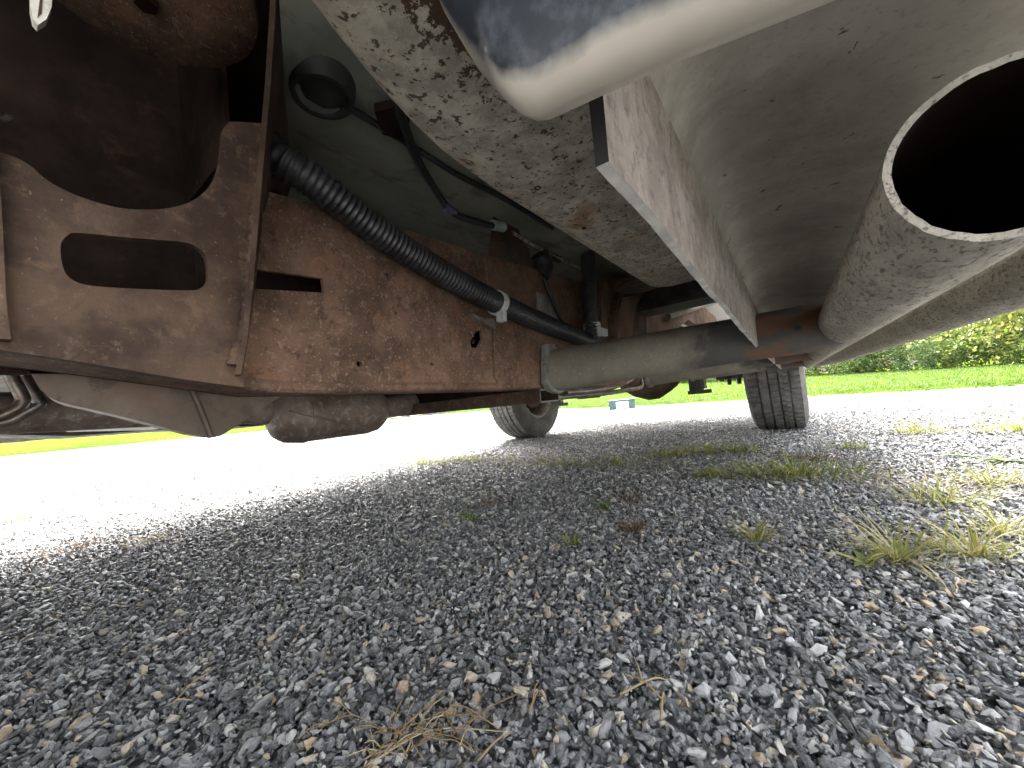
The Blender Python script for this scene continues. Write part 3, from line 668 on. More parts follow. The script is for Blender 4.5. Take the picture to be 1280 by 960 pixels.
bm = prism([(-1.8600,-0.1568,0.3621), (-1.8600,-0.1570,0.3340), (-1.8600,0.0524,0.3229), (-1.8600,0.1534,0.3265), (-1.8600,0.1537,0.3391), (-1.8600,0.0246,0.3568)], (-.06, 0, 0)); link('far_rocker_trim', bm, M['alu'], TRUCK)
bm = sweep(spline([(-.94, .9, .47), (-.92, 1.6, .44), (-.85, 2.5, .41)], 6), .045, 24); auto(link('drive_shaft', bm, M['rust_bracket'], TRUCK), 60)

# --- rear axle
AY, AZ = 2.66, .395
bm = sweep([Vector((-.22, AY, AZ)), Vector((-1.66, AY, AZ))], .042, 24); axle = auto(link('rear_axle', bm, M['rust_bracket'], TRUCK), 60)
df = [(-.985, .345), (-.955, .305), (-.87, .248), (-.80, .224), (-.73, .228), (-.665, .262), (-.61, .300), (-.58, .345), (-.60, .50), (-.72, .56), (-.86, .56), (-.97, .50)]
bm = bmesh.new(); rows = []
for yy, s in ((-.17, .30), (-.15, .70), (-.10, .93), (.0, 1.0), (.08, .93), (.12, .6)):
    rows.append([bm.verts.new((-.785 + (x + .785)*s, AY + yy, .395 + (z - .395)*s)) for x, z in df])
for A, B in zip(rows, rows[1:]):
    for k in range(len(df)): bm.faces.new([A[k], A[(k+1) % len(df)], B[(k+1) % len(df)], B[k]])
bm.faces.new(rows[0]); bm.faces.new(list(reversed(rows[-1])))
dif = auto(link('differential', bm, M['rust_bracket'], axle), 45)
for o_ in (axle,):
    pass
for sx in (-.465, -1.42):
    bm = box(sx - .035, sx + .03, AY - .20, AY - .12, .262, .44); bevel(bm, .004, 1)
    box(sx - .05, sx + .075, AY - .18, AY - .14, .240, .262, bm)
    sh = link('spring_seat', bm, M['dark_metal'], axle)
    bm = sweep([Vector((sx + .045, AY - .17, .27)), Vector((sx + .05, AY - .2, .62))], .011, 12); link('shock_absorber', bm, M['steel'], axle)
bm = box(-1.21, -1.13, AY - .2, AY - .1, .285, .40); box(-1.25, -1.09, AY - .17, AY - .13, .275, .290, bm); link('spring_seat', bm, M['dark_metal'], axle)
for sx in (-.335, -.30, -.25, -.215):
    for dyy in (-.1,):
        bm = sweep([Vector((sx, AY + dyy, .275 if sx in (-.30, -.25) else .30)), Vector((sx, AY + dyy, .5))], .011, 8); link('u_bolt', bm, M['dark_metal'], axle)
bm = box(-.36, -.19, AY - .14, AY - .06, .310, .335); bevel(bm, .004, 1); link('u_bolt_plate', bm, M['dark_metal'], axle)
bm = box(-.31, -.24, 1.9, 3.6, .46, .50); link('leaf_spring', bm, M['rust_shaded'], axle)

# --- wheels
def wheel_meshes():
    seg = 288; W = .128; Rr = .392
    half = [(-.112, .225), (-.127, .262), (-.131, .30), (-.127, .335), (-.118, .362), (-.110, .375)]
    ribs = [(-.108, -.068), (-.060, -.024), (-.018, .018), (.024, .060), (.068, .108)]
    prof = list(half); kind = ['s']*len(half)
    for k, (a, b) in enumerate(ribs):
        rr = Rr - (.006 if k in (0, 4) else 0.0)
        prof += [(a, Rr - .012), (a + .0006, rr if k else rr - .004), ((a+b)/2, rr + .001), (b - .0006, rr if k < 4 else rr - .004), (b, Rr - .012)]
        kind += ['g', k, k, k, 'g']
    for x, r in reversed(half): prof.append((-x, r)); kind.append('s')
    def mod(j, k):
        kd = kind[j]
        if kd in ('s', 'g'): return 0.0
        ph = (k + kd*2 + (0, 1, 0, -1, 0)[kd]*(j % 3)) % 4
        return -.008 if ph == 0 else 0.0
    bm = lathe(prof, (0, 0, 0), 'X', seg, closed=False, mod=mod)
    # flatten the contact patch
    for v in bm.verts:
        if v.co.z < -.383: v.co.z = -.383
    tyre = bm
    rim = lathe([(-.112, .232), (-.118, .222), (-.108, .214), (-.085, .205), (-.02, .195), (.05, .198), (.10, .215), (.112, .232), (.10, .222), (.05, .19), (.03, .15), (.045, .09), (.03, .06), (-.03, .07), (-.03, .03)], (0, 0, 0), 'X', 60, closed=False)
    drum = lathe([(-.075, .02), (-.075, .10), (-.068, .145), (-.03, .15), (.02, .15)], (0, 0, 0), 'X', 48, closed=True)
    return tyre, rim, drum
_t, _r, _d = wheel_meshes()
def mesh_of(name, bm, m):
    bmesh.ops.recalc_face_normals(bm, faces=bm.faces)
    me = bpy.data.meshes.new(name); bm.to_mesh(me); bm.free(); me.materials.append(m)
    for p in me.polygons: p.use_smooth = True
    me.set_sharp_from_angle(angle=R(35)); return me
MT, MR, MD = mesh_of('tyre', _t, M['tyre']), mesh_of('rim', _r, M['rim']), mesh_of('brake_drum', _d, M['rust_bracket'])
for (x, y, flip) in ((-.08, 2.66, 0), (-1.80, 2.66, 1), (-.08, -1.10, 0), (-1.80, -1.10, 1)):
    w = bpy.data.objects.new('wheel', None); COL.objects.link(w); w.parent = TRUCK
    w.location = Vector((x, y, .388)) - TRUCK.location
    if flip: w.rotation_euler = (0, 0, math.pi)
    if flip and y < 2.6: pass
    for nm, me in (('tyre', MT), ('rim', MR), ('brake_drum', MD)):
        o = bpy.data.objects.new(nm, me); COL.objects.link(o); o.parent = w
        o.rotation_euler = (random.uniform(0, .001), 0, 0)

# --- body above (closes the truck from outside)
side = [(-2.0, .80), (-2.02, .95), (-1.95, 1.12), (-.62, 1.22), (.05, 1.80), (.30, 1.88), (1.55, 1.88), (1.72, 1.80), (1.80, 1.30), (1.80, .80), (-.50, .80), (-.62, .90), (-.78, 1.02), (-1.10, 1.07), (-1.42, 1.02), (-1.58, .90), (-1.66, .80)]
bm = prism([(.10, y, z) for y, z in side], (-2.08, 0, 0)); cab = link('cab_body', bm, M['body'], TRUCK)
bedp = [(1.84, .70), (1.84, 1.32), (3.92, 1.32), (3.94, .72), (3.24, .72), (3.16, .90), (2.98, 1.03), (2.66, 1.07), (2.34, 1.03), (2.16, .90), (2.10, .70)]
bm = prism([(.10, y, z) for y, z in bedp], (-2.08, 0, 0)); bed = link('cargo_bed', bm, M['body'], TRUCK)
bm = prism([(-1.98, y, z) for y, z in [(-.56, .44), (-.56, .72), (2.1, .72), (2.1, .44)]], (.14, 0, 0)); link('rocker_panel', bm, M['body'], TRUCK)
for sx in (.102, -1.982):
    for pl in ([(.12, 1.30), (.36, 1.78), (.88, 1.80), (.88, 1.30)], [(.94, 1.30), (.94, 1.80), (1.50, 1.80), (1.62, 1.30)]):
        bm = prism([(sx, y, z) for y, z in pl], (.004 if sx > 0 else -.004, 0, 0)); link('side_window', bm, M['glass'], cab)
bm = box(-1.95, .05, 3.95, 4.10, .50, .66); bevel(bm, .03, 2); link('rear_bumper', bm, M['steel'], TRUCK)
bm = box(-1.95, .07, -2.15, -2.0, .48, .72); bevel(bm, .04, 2); link('front_bumper', bm, M['black_trim'], TRUCK)
bm = box(-1.30, -.58, -1.9, -.45, .50, 1.0); bevel(bm, .05, 2); link('engine', bm, M['dark_metal'], TRUCK)

# ------------------------------------------------------------------ gravel
def stone_mat(name, tan):
    m, nt, b, co = base_mat(name)
    oi = nt.nodes.new('ShaderNodeObjectInfo')
    if tan:
        col = ramp(nt, oi.outputs['Random'], [(0, (.34, .27, .18)), (.35, (.46, .42, .34)), (.6, (.40, .29, .17)), (.8, (.52, .49, .43)), (1, (.36, .20, .12))])
    else:
        col = ramp(nt, oi.outputs['Random'], [(0, (.030, .031, .033)), (.32, (.064, .066, .070)), (.58, (.125, .127, .131)), (.74, (.22, .22, .22)), (.85, (.36, .36, .35)), (.93, (.46, .455, .43)), (.97, (.38, .31, .21)), (1, (.33, .25, .16))])
    vn = nt.nodes.new('ShaderNodeVectorMath'); vn.operation = 'MULTIPLY_ADD'; nt.links.new(co, vn.inputs[0]); vn.inputs[1].default_value = (1, 1, 1)
    cb = nt.nodes.new('ShaderNodeCombineXYZ'); ml = nt.nodes.new('ShaderNodeMath'); ml.operation = 'MULTIPLY'; nt.links.new(oi.outputs['Random'], ml.inputs[0]); ml.inputs[1].default_value = 57.0
    nt.links.new(ml.outputs[0], cb.inputs[0]); nt.links.new(cb.outputs[0], vn.inputs[2])
    v = vn.outputs[0]
    f = ramp(nt, noise(nt, v, 1.6, 6, .8, .8), [(.48, 0.0), (.66, .6)])
    col = mix(nt, f, col, (.40, .395, .38) if not tan else (.25, .19, .13))
    f = ramp(nt, noise(nt, v, 2.6, 4, .7, .2), [(.56, 0.0), (.70, .65)])
    col = mix(nt, f, col, (.035, .037, .042) if not tan else (.50, .46, .38))
    nt.links.new(col, b.inputs['Base Color']); b.inputs['Roughness'].default_value = .42; b.inputs['Specular IOR Level'].default_value = .5
    bump(nt, b, noise(nt, v, 5, 5, .7), .35, .12); return m
M['stone'] = stone_mat('slate_chip', False); M['stone_tan'] = stone_mat('tan_chip', True)
def stone_mesh(seed, mat, flat):
    rnd = random.Random(seed); bm = bmesh.new()
    ax = Vector((1, rnd.uniform(.55, .9), flat*rnd.uniform(.75, 1.2)))
    for i in range(rnd.randint(11, 15)):
        v = Vector((rnd.gauss(0, 1), rnd.gauss(0, 1), rnd.gauss(0, 1))).normalized()
        v *= rnd.uniform(.85, 1.12)
        bm.verts.new((v.x*ax.x*.5, v.y*ax.y*.5, v.z*ax.z*.5))
    r_ = bmesh.ops.convex_hull(bm, input=bm.verts)
    bmesh.ops.delete(bm, geom=[g for g in r_['geom_interior'] if isinstance(g, bmesh.types.BMVert)], context='VERTS')
    bmesh.ops.recalc_face_normals(bm, faces=bm.faces)
    me = bpy.data.meshes.new('stone'); bm.to_mesh(me); bm.free(); me.materials.append(mat); return me
SM = [stone_mesh(100+i, M['stone'], .48) for i in range(10)]
ST = [stone_mesh(300+i, M['stone_tan'], .55) for i in range(5)]
lib = bpy.data.collections.new('stone_shapes')           # shapes the scatter draws from; not in the scene
for me in SM: lib.objects.link(bpy.data.objects.new('stone_shape', me))
rng = np.random.default_rng(7)
def wedge(x, y):
    """where the yard is open to view: ahead of and beside the front of the sill"""
    a = np.degrees(np.arctan2(-x, y)); d = np.hypot(x, y)
    return ((a > -28) & (a < 102)) | (d < .9)
def scatter(r0, r1, dens):
    n = int((2*r1)**2*dens); x = rng.uniform(-r1, r1, n); y = rng.uniform(-r1, r1, n); d = np.hypot(x, y)
    k = (d >= r0) & (d < r1) & wedge(x, y) & (y > -1.5)
    return x[k], y[k]
parts = [(0.0, 1.1, 26000, .5), (0.0, 1.0, 30000, .96), (1.0, 2.0, 21000, 1.0), (2.0, 3.3, 11500, 1.1), (3.3, 5.2, 5200, 1.3), (5.2, 8.5, 1700, 1.7)]
X, Y, S = [], [], []
for r0, r1, de, sc in parts:
    x, y = scatter(r0, r1, de); X.append(x); Y.append(y); S.append(np.full(len(x), sc))
X = np.concatenate(X); Y = np.concatenate(Y); S = np.concatenate(S)
ok = Y < np.array([edge_y(v) for v in X]) - .05
X, Y, S = X[ok], Y[ok], S[ok]; N = len(X)
size = np.clip(rng.lognormal(math.log(.0098), .34, N), .0045, .022)*S
Z = rng.uniform(-.003, .0060, N) + np.where(X < -4, .0108*(-X-4), 0) + (.020 - size)*.08
rot = np.stack([rng.normal(0, .55, N), rng.normal(0, .55, N), rng.uniform(0, 6.283, N)], 1)
me = bpy.data.meshes.new('gravel'); me.from_pydata(np.stack([X, Y, Z], 1).tolist(), [], [])
a = me.attributes.new('rot', 'FLOAT_VECTOR', 'POINT'); a.data.foreach_set('vector', rot.astype(np.float32).ravel())
scl = size[:, None]*np.stack([rng.uniform(.9, 1.45, N), rng.uniform(.8, 1.1, N), rng.uniform(.8, 1.25, N)], 1)
a = me.attributes.new('scl', 'FLOAT_VECTOR', 'POINT'); a.data.foreach_set('vector', scl.astype(np.float32).ravel())
gravel = bpy.data.objects.new('gravel', me); COL.objects.link(gravel)
tag(gravel, 'loose crushed slate gravel, dark grey chips with few pale ones', 'gravel', kind='stuff')
ng = bpy.data.node_groups.new('scatter_stones', 'GeometryNodeTree')
ng.interface.new_socket('Geometry', in_out='INPUT', socket_type='NodeSocketGeometry'); ng.interface.new_socket('Geometry', in_out='OUTPUT', socket_type='NodeSocketGeometry')
gi = ng.nodes.new('NodeGroupInput'); go = ng.nodes.new('NodeGroupOutput')
ci = ng.nodes.new('GeometryNodeCollectionInfo'); ci.inputs['Collection'].default_value = lib; ci.inputs['Separate Children'].default_value = True; ci.inputs['Reset Children'].default_value = True
m2p = ng.nodes.new('GeometryNodeMeshToPoints')
iop = ng.nodes.new('GeometryNodeInstanceOnPoints'); iop.inputs['Pick Instance'].default_value = True
def named(n):
    q = ng.nodes.new('GeometryNodeInputNamedAttribute'); q.data_type = 'FLOAT_VECTOR'; q.inputs['Name'].default_value = n; return q.outputs['Attribute']
rv = ng.nodes.new('FunctionNodeRandomValue'); rv.data_type = 'INT'; rv.inputs[4].default_value = 0; rv.inputs[5].default_value = len(SM)-1
e2r = ng.nodes.new('FunctionNodeEulerToRotation'); ng.links.new(named('rot'), e2r.inputs[0])
ng.links.new(gi.outputs[0], m2p.inputs['Mesh']); ng.links.new(m2p.outputs[0], iop.inputs['Points']); ng.links.new(ci.outputs[0], iop.inputs['Instance'])
ng.links.new(rv.outputs[2], iop.inputs['Instance Index']); ng.links.new(e2r.outputs[0], iop.inputs['Rotation']); ng.links.new(named('scl'), iop.inputs['Scale'])
ng.links.new(iop.outputs[0], go.inputs[0])
gravel.modifiers.new('scatter', 'NODES').node_group = ng
# the larger stones one can pick out near the front, each an object
random.seed(21)
tan_spots = [(-0.6083,0.1101,0.0040), (-0.3829,0.1666,0.0040), (-0.4075,0.2454,0.0040), (-0.2791,0.4968,0.0040), (-0.7672,0.0457,0.0040), (-1.0993,0.0375,0.0040), (-0.7022,0.1289,0.0040), (-0.8926,0.1021,0.0040), (-0.7565,0.1527,0.0040), (-0.3627,0.2536,0.0040), (-0.2859,0.2830,0.0040), (-0.5407,0.0740,0.0040), (-0.2474,0.3086,0.0040), (0.0761,0.4213,0.0040), (0.1271,0.6096,0.0040), (-0.1085,0.5947,0.0040), (-0.1641,0.3817,0.0040), (-0.1994,0.2954,0.0040), (-0.6342,0.0527,0.0040), (-0.6064,0.2243,0.0040), (-0.4748,0.8716,0.0040), (-0.3093,0.3005,0.0040), (-0.2951,0.2620,0.0040), (-0.0704,0.7586,0.0040), (0.0538,0.7596,0.0040), (-0.2712,1.2734,0.0040), (0.0456,0.6226,0.0040), (-0.5635,0.1345,0.0040), (-0.4761,0.3093,0.0040), (-0.1130,0.3907,0.0040), (-1.0357,0.3301,0.0040), (-0.4135,0.5148,0.0040), (0.1076,0.6823,0.0040), (0.0623,0.4962,0.0040), (-0.0622,0.3720,0.0040), (-0.6019,0.5072,0.0040), (-0.6050,0.3141,0.0040), (-0.6253,0.0309,0.0040), (-0.1216,0.3389,0.0040), (-0.2112,0.4598,0.0040)]
big = [(x, y, random.choice(ST), random.uniform(.011, .021)) for x, y, z in tan_spots]
while len(big) < 290:
    d_ = random.uniform(.26, 1.25)**1.0; a_ = R(random.uniform(-18, 96)); x, y = -math.sin(a_)*d_, math.cos(a_)*d_
    big.append((x, y, random.choice(SM), random.uniform(.014, .022)))
for x, y, mesh, s_ in big:
    o = bpy.data.objects.new('stone', mesh); COL.objects.link(o); o.parent = ground
    o.location = (x, y, .0035 + s_*.10); o.rotation_euler = (random.gauss(0, .3), random.gauss(0, .3), random.uniform(0, 6.28))
    o.scale = (s_*random.uniform(1, 1.35), s_, s_*random.uniform(.8, 1.1))

# ------------------------------------------------------------------ weeds, straw
def leaf_mat(name, c1, c2, c3):
    m, nt, b, co = base_mat(name)
    at_ = nt.nodes.new('ShaderNodeAttribute'); at_.attribute_name = 'tone'
    col = ramp(nt, at_.outputs['Fac'], [(0, c1), (.55, c2), (1, c3)])
    nt.links.new(col, b.inputs['Base Color']); b.inputs['Roughness'].default_value = .6; b.inputs['Specular IOR Level'].default_value = .15
    tr = nt.nodes.new('ShaderNodeBsdfTranslucent'); nt.links.new(col, tr.inputs[0])
    ms = nt.nodes.new('ShaderNodeMixShader'); ms.inputs[0].default_value = .3
    out = nt.nodes['Material Output']; nt.links.new(b.outputs[0], ms.inputs[1]); nt.links.new(tr.outputs[0], ms.inputs[2]); nt.links.new(ms.outputs[0], out.inputs[0]); return m
M['blade'] = leaf_mat('weed_blade', (.080, .125, .018), (.20, .205, .045), (.42, .35, .18))
M['blade_red'] = leaf_mat('weed_red', (.10, .12, .03), (.13, .075, .045), (.18, .11, .075))
M['straw'] = leaf_mat('dry_straw', (.22, .15, .08), (.33, .25, .14), (.48, .40, .27))
M['leafy'] = leaf_mat('weed_leaf', (.045, .10, .02), (.10, .16, .04), (.30, .30, .10))
def blade(bm, lay, p, az, length, width, lift, tone, droop, n=4):
    d_ = Vector((math.cos(az), math.sin(az), 0)); sd = Vector((-d_.y, d_.x, 0))
    pts = []; ang = lift; q = Vector(p)
    for i in range(n+1):
        t = i/n; w = width*(1 - t**1.8)*(.75 + .6*t if t < .4 else 1)
        pts.append((q - sd*w/2, q + sd*w/2)); q = q + (d_*math.cos(ang) + Vector((0, 0, math.sin(ang))))*(length/n); ang -= droop/n
    vs_ = [(bm.verts.new(a_), bm.verts.new(b_)) for a_, b_ in pts]
    for (a_, b_), (c_, e_) in zip(vs_, vs_[1:]):
        f = bm.faces.new([a_, b_, e_, c_])
        for lp in f.loops: lp[lay] = (tone, tone, tone, 1)
def tuft(name, x, y, n, length, spread, mats, label, cat, group=None, tones=(0, 1), lift=(.25, 1.2), width=.0032, sx=0., sy=0., seed=0):
    rnd = random.Random(seed or int(abs(x*1000)+abs(y*7777))); bm = bmesh.new(); lay = bm.loops.layers.float_color.new('tone')
    for i in range(n):
        a_ = rnd.uniform(0, 6.283); rr = spread*rnd.random()
        px, py = rr*math.cos(a_)*(1+sx), rr*math.sin(a_)*(1+sy)
        blade(bm, lay, (px, py, .002), a_ + rnd.gauss(0, .7), length*1.05*rnd.uniform(.45, 1.15), width*.8*rnd.uniform(.6, 1.3), rnd.uniform(*lift), rnd.uniform(*tones), rnd.uniform(.2, 1.3))
    o = link(name, bm, mats, smooth=True); o.location = (x, y, .006); tag(o, label, cat, group, 'stuff' if spread > .06 else None); return o
G = 'weeds growing through the gravel'
def gpt(l): return l[0][0], l[0][1]
T = [  # (point, blades, length, spread, material, tones, width, stretch x, stretch y, label)
 ([(-0.0850,0.8022,0.0000)], 46, .055, .016, 'blade', (.2, 1), .0030, 0, 0, 'single spiky yellow-green grass tuft alone on open gravel'),
 ([(0.0981,0.7854,0.0000)], 60, .085, .022, 'blade', (.25, 1), .0036, .4, 0, 'large spiky grass tuft with long pale blades beside brown dock leaves'),
 ([(0.1785,0.8363,0.0000)], 70, .075, .024, 'blade', (.3, 1), .0036, .5, 0, 'large straw-coloured grass tuft with reddish base'),
 ([(0.2422,0.9548,0.0000)], 46, .065, .020, 'blade', (.3, 1), .0032, .3, 0, None),
 ([(0.2182,1.1359,0.0000)], 90, .060, .045, 'blade', (.15, .9), .0034, .6, 0, 'flat sprawling yellow-green grass mat with straw at its edge'),
 ([(0.3368,1.3259,0.0000)], 80, .060, .040, 'blade', (.15, .85), .0034, .5, 0, None),
 ([(0.2176,1.2265,0.0000)], 40, .090, .050, 'straw', (.1, .9), .0022, 1, 0, 'thin layer of pale dry grass stalks between two grass mats'),
 ([(0.3056,1.3437,0.0000)], 40, .090, .060, 'straw', (.1, .9), .0022, 1, 0, 'thin layer of pale dry grass stalks behind the flat grass mats'),
 ([(0.3925,2.2558,0.0000)], 60, .070, .050, 'blade', (.2, .8), .0040, .6, 0, None),
 ([(0.6372,2.2364,0.0000)], 70, .080, .070, 'blade', (.2, .8), .0040, .8, 0, None),
 ([(0.1322,1.8520,0.0000)], 60, .060, .038, 'blade', (0, .7), .0040, .5, 0, 'short bright green grass tuft beside reddish weeds'),
 ([(-0.0243,1.3636,0.0000)], 230, .060, .100, 'blade', (0, .85), .0034, 1.1, 0, 'long low strip of green and yellow grass across the gravel'),
 ([(0.0094,1.6048,0.0000)], 120, .045, .070, 'blade_red', (0, 1), .0034, .9, 0, 'reddish low weeds between two green grass patches'),
 ([(-0.3189,1.7725,0.0000)], 90, .060, .075, 'blade', (.2, .9), .0036, .9, 0, None),
 ([(-0.4497,1.6935,0.0000)], 110, .050, .080, 'blade', (.1, .8), .0034, .9, 0, None),
 ([(-0.1905,1.7894,0.0000)], 60, .050, .050, 'blade', (0, .6), .0036, .9, 0, None),
 ([(-0.2347,1.3204,0.0000)], 60, .040, .050, 'blade', (.1, .8), .0032, .7, 0, None),
 ([(-0.2968,0.7779,0.0000)], 60, .030, .022, 'blade_red', (0, 1), .0034, .2, 0, 'small red and green weed rosette on gravel under the truck'),
 ([(-0.4140,0.9037,0.0000)], 34, .036, .015, 'leafy', (0, .8), .0042, .4, 0, 'small green broad-bladed weed under the truck'),
 ([(-0.3813,1.0023,0.0000)], 40, .034, .024, 'blade_red', (0, .8), .0034, .4, 0, 'small brownish weed next to the green broad-bladed weed'),
 ([(-0.3779,0.6652,0.0000)], 16, .034, .008, 'blade', (.1, .7), .0042, .4, 0, 'tiny yellow-green seedling alone on dark gravel'),
 ([(-0.6880,0.7169,0.0000)], 26, .038, .018, 'leafy', (0, .9), .0050, .6, 0, 'small dark green seedling beside a brown weed'),
 ([(-0.7443,0.8545,0.0000)], 40, .030, .030, 'blade_red', (.5, 1), .0034, .5, 0, 'small brown withered weed beside a green seedling'),
 ([(-1.7673,1.4923,0.0000)], 200, .045, .170, 'blade', (.2, .9), .0034, 1.0, 0, 'wide sparse yellow-green weed patch at the edge of the truck shade'),
 ([(-1.4513,1.5573,0.0000)], 140, .045, .150, 'blade', (.2, .9), .0034, 1.0, 0, None),
 ([(-0.8633,1.4846,0.0000)], 160, .035, .200, 'blade', (.2, .9), .0034, 1.0, 0, None),
 ([(-0.6141,1.5028,0.0000)], 120, .035, .150, 'blade', (.2, .9), .0034, 1.0, 0, None),
 ([(-1.5085,0.2642,0.0000)], 46, .050, .045, 'straw', (0, .8), .0030, .5, 0, 'small patch of yellow dry grass near the sunny edge of the shade'),
 ([(-2.7300,0.0743,0.0000)], 70, .065, .060, 'blade', (.4, 1), .0040, .5, .6, 'yellow withered grass patch in the bright open yard'),
 ([(-1.6608,0.1432,-0.0000)], 60, .040, .080, 'blade_red', (.5, 1), .0032, .6, .4, 'dark reddish withered weeds lying in the truck shade'),
 ([(-2.4783,0.8111,0.0000)], 50, .050, .100, 'blade_red', (.3, 1), .0036, .6, .4, 'faint reddish weeds at the bright edge of the yard'),
 ([(-2.7630,0.1829,0.0000)], 40, .060, .060, 'blade_red', (.4, 1), .0036, .6, .4, 'reddish weeds beside the yellow withered grass in the open yard'),
]
for l, n, le, sp, mt, tn, w, sx, sy, lab in T:
    x, y = gpt(l)
    n = int(n*1.7) if sp >= .05 and mt == 'blade' else n; le = le*1.15 if sp >= .05 else le
    tuft('weed' if mt in ('leafy', 'blade_red') else 'grass_tuft', x, y, int(n*1.25), le*1.1, sp, M[mt], lab or 'patchy yellow-green grass growing low through the gravel', 'weed' if mt in ('leafy', 'blade_red') else 'grass', G, tn,
         (.1, .7) if mt == 'straw' else (.2, 1.15), w, sx, sy)
# broad-leaved weeds
def broad(name, x, y, n, L, W, tones, label, seed, lift=(.15, .6)):
    rnd = random.Random(seed); bm = bmesh.new(); lay = bm.loops.layers.float_color.new('tone')
    for i in range(n):
        blade(bm, lay, (0, 0, .004), i*6.283/n + rnd.gauss(0, .3), L*rnd.uniform(.7, 1.1), W*rnd.uniform(.8, 1.2), rnd.uniform(*lift), rnd.uniform(*tones), rnd.uniform(.3, 1.0), 6)
    o = link(name, bm, M['leafy'], smooth=True); o.location = (x, y, .003); tag(o, label, 'weed', G)
x, y = gpt([(0.0567,0.7505,0.0000)]); broad('dock_weed', x, y, 6, .042, .014, (.6, 1), 'curled brown dock leaves beside the large pale grass tuft', 5, (.4, 1.0))
x, y = gpt([(0.4272,1.6017,0.0000)]); broad('plantain_weed', x, y, 9, .075, .018, (0, .5), 'dark green broad-leaved weed with brown stems', 6)
x, y = gpt([(0.3715,1.7010,0.0000)]); broad('plantain_weed', x, y, 5, .07, .014, (.1, .6), 'small flat green-leaved weed beside the larger broad-leaved weed', 9, (.05, .3))
# dry stalks: one object each
def stalk(a_, b_, r_, label, seed, branches=0, cat='straw', grp=None):
    rnd = random.Random(seed); A, B = Vector(a_), Vector(b_); mid = (A+B)/2 + Vector((rnd.gauss(0, .006), rnd.gauss(0, .006), .008))
    path = spline([A, mid, B], 6); bm = sweep(path, lambda i, n: r_*(1 - .6*i/n), 6)
    for k in range(branches):
        p = path[rnd.randint(2, len(path)-3)]; q = p + Vector((rnd.gauss(0, .022), rnd.gauss(0, .022), rnd.uniform(.002, .012)))
        sweep(spline([p, (p+q)/2 + Vector((0, 0, .004)), q], 4), r_*.6, 5, bm)
    lay = bm.loops.layers.float_color.new('tone')
    t_ = rnd.uniform(0, 1)
    for f in bm.faces:
        for lp in f.loops: lp[lay] = (t_, t_, t_, 1)
    o = link('dry_stalk', bm, M['straw'], smooth=True); tag(o, label, cat, grp)
SG = 'dry stalks on the gravel'; SL = 'branching dry straw stalk in the tangle of dead plant on dark gravel'
for k, (l, br) in enumerate([([(-0.3136,0.1761,0.0100), (-0.2271,0.2620,0.0100)], 5), ([(-0.3882,0.1784,0.0100), (-0.3304,0.2069,0.0100)], 3), ([(-0.2934,0.2025,0.0100), (-0.2995,0.2411,0.0100)], 3), ([(-0.2995,0.2411,0.0100), (-0.2378,0.2588,0.0100)], 5), ([(-0.2934,0.2042,0.0100), (-0.2321,0.2358,0.0100)], 6), ([(-0.2993,0.2007,0.0120), (-0.3101,0.1740,0.0120)], 4), ([(-0.3189,0.1795,0.0100), (-0.3018,0.2108,0.0100)], 7), ([(-0.3071,0.1904,0.0100), (-0.2678,0.2256,0.0100)], 6), ([(-0.2829,0.2403,0.0100), (-0.2476,0.2286,0.0100)], 4), ([(-0.3347,0.2016,0.0100), (-0.2744,0.2051,0.0100)], 5)]):
    stalk(l[0], l[1], .0008, SL, 40+k, br, grp=SG)
for k, (l, lab) in enumerate([([(-0.2336,0.2259,0.0120), (-0.2255,0.2602,0.0120)], 'thick pale straw lying beside the tangle of dead stalks'), ([(-0.2251,0.2866,0.0120), (-0.2158,0.3023,0.0120)], 'short pale straw lying on the gravel among dark chips'), ([(-0.1613,0.3430,0.0120), (-0.1281,0.3816,0.0120)], 'thin pale straw lying beside pale stones'), ([(-0.1215,0.3322,0.0120), (-0.1244,0.3586,0.0120)], 'short bent straw standing among dark chips'), ([(-0.5591,0.1120,0.0120), (-0.5484,0.1241,0.0120)], 'tiny pale straw on gravel in the truck shade'), ([(0.1279,0.6801,0.0120), (0.1548,0.7184,0.0120)], 'single brown stem lying beside the grass tufts')]):
    stalk(l[0], l[1], .0012, lab, 70+k, 1 if k else 0, grp=SG)

# ------------------------------------------------------------------ lawn blades
random.seed(5)
def grass_clump(seed):
    rnd = random.Random(seed); bm = bmesh.new(); lay = bm.loops.layers.float_color.new('tone')
    for i in range(14):
        blade(bm, lay, (rnd.uniform(-.1, .1), rnd.uniform(-.1, .1), 0), rnd.uniform(0, 6.28), rnd.uniform(.06, .13), .009, rnd.uniform(.7, 1.4), rnd.uniform(0, .8), rnd.uniform(.2, 1.0), 2)
    me = bpy.data.meshes.new('grass_clump'); bm.to_mesh(me); bm.free(); me.materials.append(M['lawnblade']); return me
M['lawnblade'] = leaf_mat('lawn_blade', (.034, .072, .007), (.055, .092, .010), (.090, .108, .016))
lib2 = bpy.data.collections.new('grass_shapes')
for i in range(4): lib2.objects.link(bpy.data.objects.new('grass_shape', grass_clump(i)))
n = 36000; gx = rng.uniform(-26, 9, n); go_ = rng.uniform(0, 1, n)**1.6*13; ey = np.array([edge_y(v) for v in gx]); gy = ey + go_
gz = np.array([lawn_z(a_, b_) for a_, b_ in zip(gx, gy)]) + .02
me = bpy.data.meshes.new('lawn_grass'); me.from_pydata(np.stack([gx, gy, gz], 1).tolist(), [], [])
a = me.attributes.new('rot', 'FLOAT_VECTOR', 'POINT'); a.data.foreach_set('vector', np.stack([0*gx, 0*gx, rng.uniform(0, 6.28, n)], 1).astype(np.float32).ravel())
